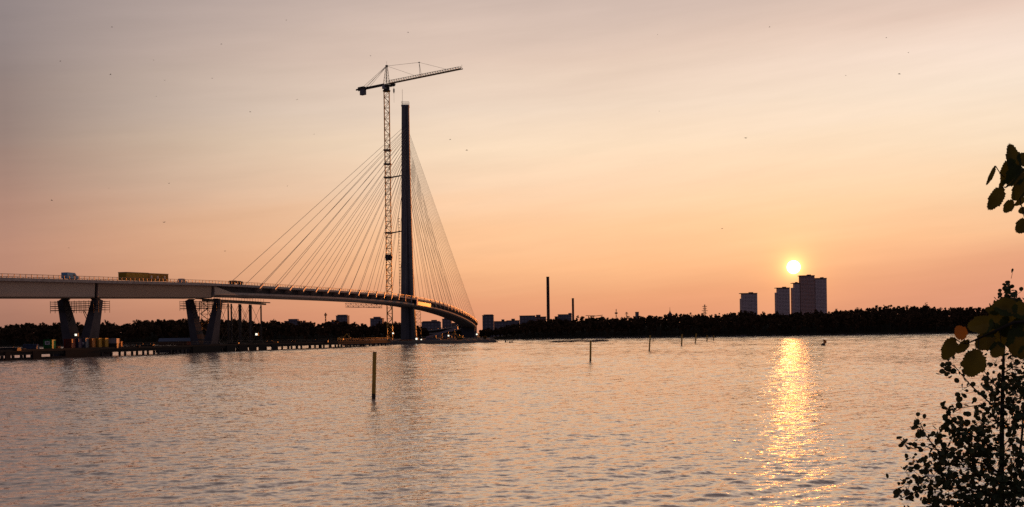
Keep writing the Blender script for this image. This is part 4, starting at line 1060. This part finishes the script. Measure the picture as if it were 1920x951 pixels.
block(560, 578, 605, 1320, 'long low roof above the trees right of the stepped penthouse block')
block(612, 630, 604, 1300, 'low wide block left of the square-topped block')
block(630, 651.5, 592.5, 1300, 'square-topped dark block standing above the trees left of the crane', plant=False, parts2=((.1, .9, 1.0),))
block(694, 717, 597.5, 1250, 'dark block with a rooftop box just left of the crane mast', parts2=((.25, .8, 1.6),), plant=False)
block(790, 825, 604.5, 1150, 'wide blue-grey block behind the pylon foot stair, under the deck', parts2=((.05, .95, .8),))
block(829, 846, 598.5, 1180, 'dark block with stepped roof under the curving end of the bridge', parts2=((.2, .7, 1.5),))
block(843, 893, 606, 1200, 'long low dark building behind the right end of the bridge')
block(904.5, 925.5, 592, 1150, 'tall narrow dark block just right of the end of the bridge', fac_b, plant=False, parts2=((.1, .95, .8),))
block(926, 952, 603, 1300, 'low grey building right of the tall narrow block', plant=True)
block(950, 974, 601.5, 1350, 'low grey building left of the reddish power-station block')
block(974.5, 1003.5, 592.5, 1250, 'dark square block with tall windows left of the tall chimney', plant=False)
block(1003.5, 1024, 594.5, 1300, 'reddish stepped block between the square block and the tall chimney', fac_r, plant=False, parts2=((.1, .5, 2.2),))
block(1041, 1052, 594, 1500, 'small dark annex just right of the tall chimney', fac_b, False)
block(1047, 1072, 590, 1520, 'flat-roofed dark block leaning against the shorter chimney', fac_b, False, parts2=((.78, 1.0, 1.6),))
block(1193.5, 1198, 585.5, 1600, 'small dark water-tower-like block poking over the wood', fac_b, False)
# thin masts, spire, power pylon, far cranes
def lattice_mast(px, ytop, Yd, w_, label, arms=(), name='radio_mast', cat='mast', platform=None):
    p = W(px, ytop, Yd); t = thing(name, (p.x, Yd, 5), label, cat); m = MB(); z0, z1 = 5., p.z; h = w_ / 2
    for i in (-1, 1):
        for j in (-1, 1): m.beam((p.x + i * h, Yd + j * h, z0), (p.x + i * h * .2, Yd + j * h * .2, z1), .5)
    for k in range(8):
        f0, f1 = k / 8, (k + 1) / 8; a0, a1 = h * (1 - .8 * f0), h * (1 - .8 * f1); za, zb_ = z0 + (z1 - z0) * f0, z0 + (z1 - z0) * f1
        m.beam((p.x - a0, Yd - a0, za), (p.x + a1, Yd - a1, zb_), .35); m.beam((p.x + a0, Yd - a0, za), (p.x - a1, Yd - a1, zb_), .35)
    m.build('lattice', dark_steel, t)
    if arms:
        m = MB()
        for py, half in arms: z = ZH(px, py, Yd); m.beam((p.x - half, Yd, z), (p.x + half, Yd, z), .7); m.beam((p.x - half, Yd, z), (p.x, Yd, z + 2), .35); m.beam((p.x + half, Yd, z), (p.x, Yd, z + 2), .35)
        m.build('cross_arms', dark_steel, t)
    if platform: z = ZH(px, platform, Yd); m = MB(); m.lathe((p.x, Yd, z), [(1, 0), (3.5, 1.2), (3.5, 3), (1, 4)], 10); m.build('platform', dark_steel, t)
lattice_mast(1321.2, 571, 2300, 7, 'lattice power pylon with four cross arms above the far wood', ((575, 5), (578.8, 4.2), (583, 6.5), (587.5, 5)), 'power_pylon', 'power pylon')
lattice_mast(1155.3, 579.5, 2500, 4, 'thin mast with a round platform left of centre above the wood', (), platform=589)
lattice_mast(1174.8, 585, 2500, 5, 'short lattice mast right of the round-platform mast', ((587, 3), (589, 4)))
lattice_mast(610.5, 586.5, 1300, 2, 'thin mast above the trees left of the square-topped block', ((590, 1.6), (592, 1.6)))
p = W(1256, 576, 2400); t = thing('church_spire', (p.x, 2400, 5), 'thin needle spire on a small domed tower above the wood', 'spire'); m = MB(); zs_ = ZH(1256, 586, 2400); m.lathe((p.x, 2400, 5), [(5, 0), (5, zs_ - 9), (3.4, zs_ - 7), (2.4, zs_ - 5)], 8); m.build('tower', roof_m, t); m = MB(); m.lathe((p.x, 2400, zs_), [(1.8, 0), (.5, 4), (.25, p.z - zs_)], 8); m.build('needle', dark_steel, t)
for px0, px1, py0, py1, lb in ((1098, 1116, 592, 592.3, 'faint low crane jib above the wood, left one of the two far cranes'), (1106, 1130, 594, 591, 'faint slanting crane jib above the wood, right one of the two far cranes')):
    a, b_ = W(px0, py0, 1700), W(px1, py1, 1700); t = thing('far_crane', (a.x + 4, 1700, 5), lb, 'crane'); m = MB(); m.beam(a, b_, .7, .9); m.build('jib', dark_steel, t); m = MB(); c = a.lerp(b_, .3); m.beam((c.x, 1700, 5), (c.x, 1700, c.z - .5), 1.1); m.build('mast', dark_steel, t)

# ------------------------------------------------------------ birds
def bird_mesh():
    m = MB()
    m.tube([(-.09, 0, 0), (-.03, 0, .01), (.05, 0, 0), (.11, 0, .0)], [.006, .022, .02, .006], 6)
    for s in (-1, 1): m.add([(.03, s * .01, .01), (.05, s * .09, .05), (-.02, s * .2, .03), (-.02, s * .08, .03), (-.03, s * .01, .005)], [(0, 1, 2, 3, 4), (4, 3, 2, 1, 0)])
    m.add([(-.08, 0, 0), (-.14, .03, 0), (-.12, 0, 0), (-.14, -.03, 0)], [(0, 1, 2, 3)])
    return m
bm_ = bird_mesh(); b0 = None
for (bx, by, sc) in [(210, 51, 1), (537, 38, 1), (415, 83, 1), (765, 61, 1), (288, 113, 1.2), (113, 115, .9), (207, 140, 1.1), (309, 151, 1.1), (398, 147, .9), (293, 181, 1), (695, 105, 1), (557, 187, 1), (469, 210, 1.1), (589, 252, 1), (317, 344, 1), (204, 353, .9), (97, 376, 1.3), (308, 417, 1.5), (422, 471, 1.2), (129, 465, .8), (844, 262, 1), (875, 282, 1.4), (1233, 65, 1), (1443, 51, 1), (1662, 71, .9), (1703, 99, 1), (1686, 139, 1.6), (1398, 259, 1.8), (1586, 142, .8), (1236, 209, .9), (1354, 429, 1.2), (539, 349, .8)]:
    p = W(bx, by, 130)
    if b0 is None: b0 = o = bm_.build('bird', mat('bird_dark', (.05, .04, .04), .8))
    else: o = b0.copy(); COL.objects.link(o)
    o.location = p; o.scale = (sc,) * 3; o.rotation_euler = (rng.uniform(-.3, .3), 0, rng.uniform(-.5, 3.6))
    tag(o, 'tiny dark bird in flight, a speck high in the evening sky', 'bird', 'birds scattered over the sky')

# ------------------------------------------------------------ near bank, sapling and aspen
m = MB(); gx = np.linspace(-40, 40, 41); gyv = [-300, -40, -5, 0, 3, 5, 7, 9, 11, 13, 15, 18]; gz = [6, 4.6, 3.9, 3.9, 3.7, 3.1, 2.5, 1.7, 1.0, .4, -.3, -1.2]
vs = [(x * (8 if y < -20 else 1), y, z + random.uniform(-.08, .08)) for y, z in zip(gyv, gz) for x in gx]; nx = len(gx)
fs = [(j * nx + i, j * nx + i + 1, (j + 1) * nx + i + 1, (j + 1) * nx + i) for j in range(len(gyv) - 1) for i in range(nx - 1)]
m.add(vs, fs); tag(m.build('near_bank', soil), kind='structure')

def leaf_poly(kind):
    "outline of one leaf in local xy (unit length), stem at 0,0"
    if kind == 'alder':
        return [(0, 0), (.30, .12), (.46, .42), (.40, .78), (.14, .98), (0, .93), (-.14, .98), (-.40, .78), (-.46, .42), (-.30, .12)]
    pts = []; n = 44
    for i in range(n + 1):
        a = -math.pi / 2 + math.pi * i / n; r = .5 * (1 + (.05 if i % 3 == 0 else -.02 * (i % 3)) * (1 + .9 * math.sin(i * 2.31 + len(pts))) + .035 * math.sin(i * .55)); x = r * math.cos(a) * 1.0; y = .5 + r * math.sin(a)
        if y > .6: x *= 1 - (y - .6) * .55
        pts.append((x, y))
    pts[0] = (0, 0); pts[-1] = (0, 1.04)
    return pts + [(-x, y) for x, y in pts[-2:0:-1]]
def add_leaf(m, base, direc, normal, size, kind, curl=.18, wsc=1.0):
    d = Vector(direc).normalized(); n_ = Vector(normal); n_ = (n_ - d * n_.dot(d)); n_ = n_.normalized() if n_.length > 1e-4 else d.orthogonal().normalized(); s = d.cross(n_)
    pl = leaf_poly(kind); mid = [(0, .2), (0, .5), (0, .8)]
    f = lambda x, y: Vector(base) + (s * x * wsc + d * y + n_ * (abs(x) * curl * .9 - (y - .5) ** 2 * curl)) * size
    vs = [f(x, y) for x, y in pl] + [f(0, .5)]; c = len(pl); m.add(vs, [(i, (i + 1) % c, c) for i in range(c)])

# alder sapling on the bank
YS = 9.0
def SP(px, py, dy=0): return W(px, py, YS + dy)
sap = thing('alder_sapling', (SP(1880, 951).x, YS, 1.6), 'slim dark alder sapling with many small round leaves at the lower right', 'tree')
branches = []  # list of polyline points px,py,dy , radius0, radius1
tr_pts = [(1878, 1180, 0), (1877, 951, 0), (1878, 860, 0), (1879, 780, 0), (1880, 720, 0), (1882, 660, 0), (1886, 610, 0), (1890, 570, 0), (1893, 535, 0)]
st2 = [(1893, 1100, .1), (1900, 951, .1), (1905, 895, .15), (1915, 830, .2), (1921, 760, .2), (1926, 690, .2)]
wood_ = MB(); wood_.tube([SP(*p) for p in tr_pts], [.035, .024, .021, .018, .015, .011, .008, .005, .002], 8); wood_.build('trunk', bark, sap)
wood_ = MB(); wood_.tube([SP(*p) for p in st2], [.02, .014, .012, .01, .008, .005], 7); wood_.build('stem', bark, sap)
BR = [([(1878, 850), (1855, 835), (1820, 815), (1790, 790), (1772, 762)], .010), ([(1879, 740), (1862, 715), (1840, 690), (1812, 668)], .006), ([(1879, 775), (1850, 748), (1820, 722), (1790, 690), (1777, 678)], .008),
      ([(1878, 890), (1845, 870), (1800, 860), (1760, 845), (1735, 815), (1722, 792)], .010), ([(1760, 845), (1730, 835), (1700, 832)], .005), ([(1878, 940), (1840, 925), (1790, 915), (1740, 918), (1700, 928), (1690, 935)], .011),
      ([(1800, 860), (1765, 880), (1725, 875), (1705, 870)], .006), ([(1880, 700), (1900, 688), (1925, 676)], .006), ([(1880, 725), (1900, 712), (1930, 700)], .006), ([(1879, 765), (1905, 745), (1935, 735)], .007),
      ([(1882, 835), (1895, 822), (1912, 815)], .006), ([(1883, 660), (1866, 648), (1852, 640)], .004), ([(1884, 640), (1900, 620), (1915, 610)], .004), ([(1888, 590), (1876, 575), (1868, 560)], .003), ([(1889, 580), (1902, 566), (1912, 558)], .003),
      ([(1878, 800), (1855, 775), (1835, 760), (1800, 765), (1785, 775)], .007), ([(1790, 790), (1775, 800), (1760, 812)], .004), ([(1878, 905), (1910, 890), (1940, 870)], .008), ([(1878, 960), (1830, 960), (1780, 955), (1740, 950)], .01), ([(1905, 895), (1930, 850)], .006), ([(1850, 830), (1840, 790), (1830, 770)], .005), ([(1820, 722), (1800, 735)], .003)]
wood_ = MB(); lv = MB(); lrng = random.Random(4)
def rnd_unit(): 
    v = Vector((lrng.gauss(0, 1), lrng.gauss(0, 1), lrng.gauss(0, 1))); return v.normalized()
def leaves_at(px, py, n, sx_, sy_, s0=.034, s1=.056, dyr=.35):
    for _ in range(n):
        c = SP(px + lrng.gauss(0, sx_), py + lrng.gauss(0, sy_), lrng.uniform(-dyr, dyr)); u = rnd_unit(); u.z = abs(u.z) * .6 + .1
        nrm_ = Vector((lrng.gauss(0, .7), -1, lrng.gauss(0, .9))) if lrng.random() < .55 else rnd_unit()
        if lrng.random() < .5: wood_.tube([c, c.lerp(SP(px, py), lrng.uniform(.3, .8))], [.0012, .002], 4)
        add_leaf(lv, c, u, nrm_, lrng.choice([lrng.uniform(.026, .042), lrng.uniform(.038, .058)]), 'alder')
for pts, r in BR:
    dy = lrng.uniform(-.3, .3); P3 = [SP(x + (lrng.uniform(-3, 3) if i else 0), y, dy * i / len(pts)) for i, (x, y) in enumerate(pts)]
    wood_.tube(P3, [r * (1 - .75 * i / (len(pts) - 1)) for i in range(len(pts))], 6)
    for i in range(1, len(P3)):
        L = (P3[i] - P3[i - 1]).length; n = int(L / .017)
        for k in range(n):
            if i == 1 and k < n * .5: continue
            c = P3[i - 1].lerp(P3[i], (k + lrng.random()) / n)
            off = rnd_unit() * lrng.uniform(.01, .06); q = c + off
            if lrng.random() < .3: wood_.tube([c, q], [.0018, .001], 4)
            u = (off.normalized() + (P3[i] - P3[i - 1]).normalized() * .6)
            add_leaf(lv, q, u, Vector((lrng.gauss(0, .7), -1, lrng.gauss(0, .9))) if lrng.random() < .5 else rnd_unit(), lrng.choice([lrng.uniform(.024, .04), lrng.uniform(.036, .062)]), 'alder')
CL = [(1893, 535, 7, 5, 8), (1888, 548, 9, 9, 9), (1894, 560, 8, 12, 10), (1885, 575, 8, 14, 8), (1905, 556, 3, 5, 4), (1722, 800, 12, 7, 16), (1700, 832, 8, 8, 9), (1716, 868, 14, 11, 12), (1708, 900, 16, 12, 18), (1692, 928, 10, 7, 7), (1790, 765, 5, 8, 4), (1800, 808, 32, 16, 14), (1820, 830, 45, 22, 18), (1770, 845, 30, 18, 14), (1765, 880, 55, 24, 20), (1790, 880, 40, 20, 20), (1850, 800, 40, 18, 20), (1840, 850, 60, 20, 24), (1870, 870, 60, 22, 28), (1840, 905, 70, 30, 22), (1880, 920, 110, 26, 24), (1905, 860, 35, 14, 28), (1790, 930, 60, 30, 18), (1840, 945, 110, 34, 16), (1905, 930, 90, 18, 24), (1895, 760, 60, 18, 20), (1905, 720, 35, 14, 16), (1910, 790, 40, 12, 20), (1870, 745, 30, 14, 16), (1850, 728, 16, 14, 12), (1860, 690, 7, 10, 14), (1900, 690, 20, 12, 14), (1892, 650, 24, 10, 18), (1905, 640, 16, 10, 14), (1890, 610, 30, 12, 16), (1908, 600, 20, 10, 16), (1880, 590, 14, 8, 10), (1770, 690, 8, 6, 8), (1850, 640, 6, 8, 8), (1778, 700, 5, 5, 5), (1740, 905, 22, 16, 16), (1760, 948, 26, 22, 8)]
for c in CL: leaves_at(c[0], c[1], int(c[2] * 1.5), c[3], c[4])
wood_.build('branches', bark, sap); lv.build('foliage', leaf_m, sap)

# aspen just outside the right edge, its branches reach into view
YA = 2.6
def AP(px, py, dy=0): return W(px, py, YA + dy)
asp = thing('aspen_tree', (AP(2350, 951).x, YA, 3.7), 'aspen at the right edge with large toothed leaves hanging into the picture', 'tree')
m = MB(); x0 = AP(2350, 951).x; m.tube([(x0, YA, 3.5), (x0 - .03, YA, 5.0), (x0 - .1, YA, 6.5), (x0 - .02, YA, 9)], [.09, .08, .06, .02], 12); m.build('trunk', bark, asp)
m = MB()
m.tube([Vector((x0 - .05, YA, 5.6)), AP(2100, 310), AP(1960, 322), AP(1915, 318), AP(1895, 345), AP(1885, 352)], [.012, .008, .006, .004, .003, .0015], 7)
m.tube([Vector((x0 - .05, YA, 5.3)), AP(2100, 560), AP(1980, 600), AP(1900, 605), AP(1850, 628), AP(1812, 645)], [.014, .009, .006, .004, .0025, .0015], 7)
m.tube([AP(1960, 322), AP(1930, 350), AP(1912, 372), AP(1925, 425)], [.004, .002, .0015, .001], 6)
brA = m
lvA = MB(); lvY = MB(); pet = MB()
K = YA / F
def aleaf(cx, cy, L, wid, ang, tiltn=0.0, yellow=False, dy=0, src=None):
    """leaf centred at px cx,cy; L length px, wid px, ang direction of tip in degrees (0 = right, 90 = up)"""
    a = math.radians(ang); dirp = (math.cos(a), -math.sin(a)); base = (cx - dirp[0] * L / 2, cy - dirp[1] * L / 2)
    b0_ = AP(base[0], base[1], dy); b1 = AP(cx + dirp[0] * L / 2, cy + dirp[1] * L / 2, dy + tiltn * .02); d = b1 - b0_
    add_leaf(lvY if yellow else lvA, b0_, d, Vector((.1, -1, .1)), d.length, 'aspen', .12, wid / L)
    if src: pet.tube([b0_, AP((base[0] + src[0]) / 2, (base[1] + src[1]) / 2 + 3, dy / 2), AP(src[0], src[1])], [.0012, .001, .001], 5)
for a in [
    (1899, 300, 62, 30, 100, 0, False, 0, (1912, 320)), (1889, 322, 50, 30, 250, 0, False, .01), (1903, 330, 44, 36, 230, 0, False, -.02), (1858, 329, 40, 9, 245, 0, False, 0, (1884, 333)), (1867, 372, 50, 28, 238, 0, False, 0, (1884, 350)),
    (1891, 387, 28, 20, 235, 0, False, .02, (1900, 350)), (1911, 356, 46, 28, 240, 0, False, 0), (1913, 378, 26, 12, 215, 0, False, .01), (1917, 395, 16, 14, 200, 0, False, 0), (1917, 424, 32, 28, 225, 0, False, 0), (1878, 346, 18, 10, 240, 0, False, .03), (1922, 300, 34, 30, 150),
    # lower group
    (1779, 654, 46, 30, 245, 0, False, 0, (1812, 645)), (1801, 624, 28, 27, 120, 0, True, -.02, (1812, 645)), (1805, 650, 34, 18, 225, 0, False, .01, (1815, 640)), (1825, 681, 54, 47, 250, 0, False, -.03, (1835, 634)), (1839, 609, 50, 34, 190, 0, False, -.02, (1865, 612)),
    (1847, 640, 42, 36, 215, 0, False, .02), (1869, 656, 32, 30, 240, 0, False, 0, (1875, 620)), (1885, 576, 48, 36, 170, 0, False, -.02), (1905, 640, 54, 42, 265, 0, False, 0, (1900, 610)), (1912, 582, 40, 34, 160, 0, False, .01), (1870, 600, 46, 40, 200, 0, False, .03), (1893, 610, 50, 44, 230, 0, False, .04), (1878, 628, 44, 36, 250, 0, False, .05),
    (1860, 583, 26, 16, 160, 0, False, .04), (1916, 612, 44, 40, 220, 0, False, .02), (1855, 618, 36, 26, 210, 0, False, .05), (1918, 660, 30, 26, 250, 0, False, .02)]: aleaf(*a)
brA.v_n = len(brA.v); brA.f += [tuple(q + len(brA.v) for q in f) for f in pet.f]; brA.v += pet.v; brA.build('branches', bark, asp); lvA.build('foliage', aspen_m, asp); o = lvY.build('yellow_leaf', aspen_y, asp); o['label'] = 'single orange-yellow aspen leaf'

# ------------------------------------------------------------ evening haze
HAZE = 0
if HAZE:
    m = MB(); m.box((0, 2900, 120), (7000, 7000, 246)); hz = MB(); hz.v = m.v; hz.f = m.f
    mm = bpy.data.materials.new('haze_air'); mm.use_nodes = True; t = mm.node_tree; t.nodes.clear()
    pv = N(t, 'ShaderNodeVolumePrincipled'); pv.inputs['Color'].default_value = (.95, .80, .75, 1); pv.inputs['Density'].default_value = HAZE; pv.inputs['Anisotropy'].default_value = .75
    ou = N(t, 'ShaderNodeOutputMaterial'); t.links.new(pv.outputs[0], ou.inputs['Volume'])
    o = hz.build('haze', mm); tag(o, 'thin evening haze over the water and the far shore', 'haze', kind='stuff'); mm.cycles.homogeneous_volume = True
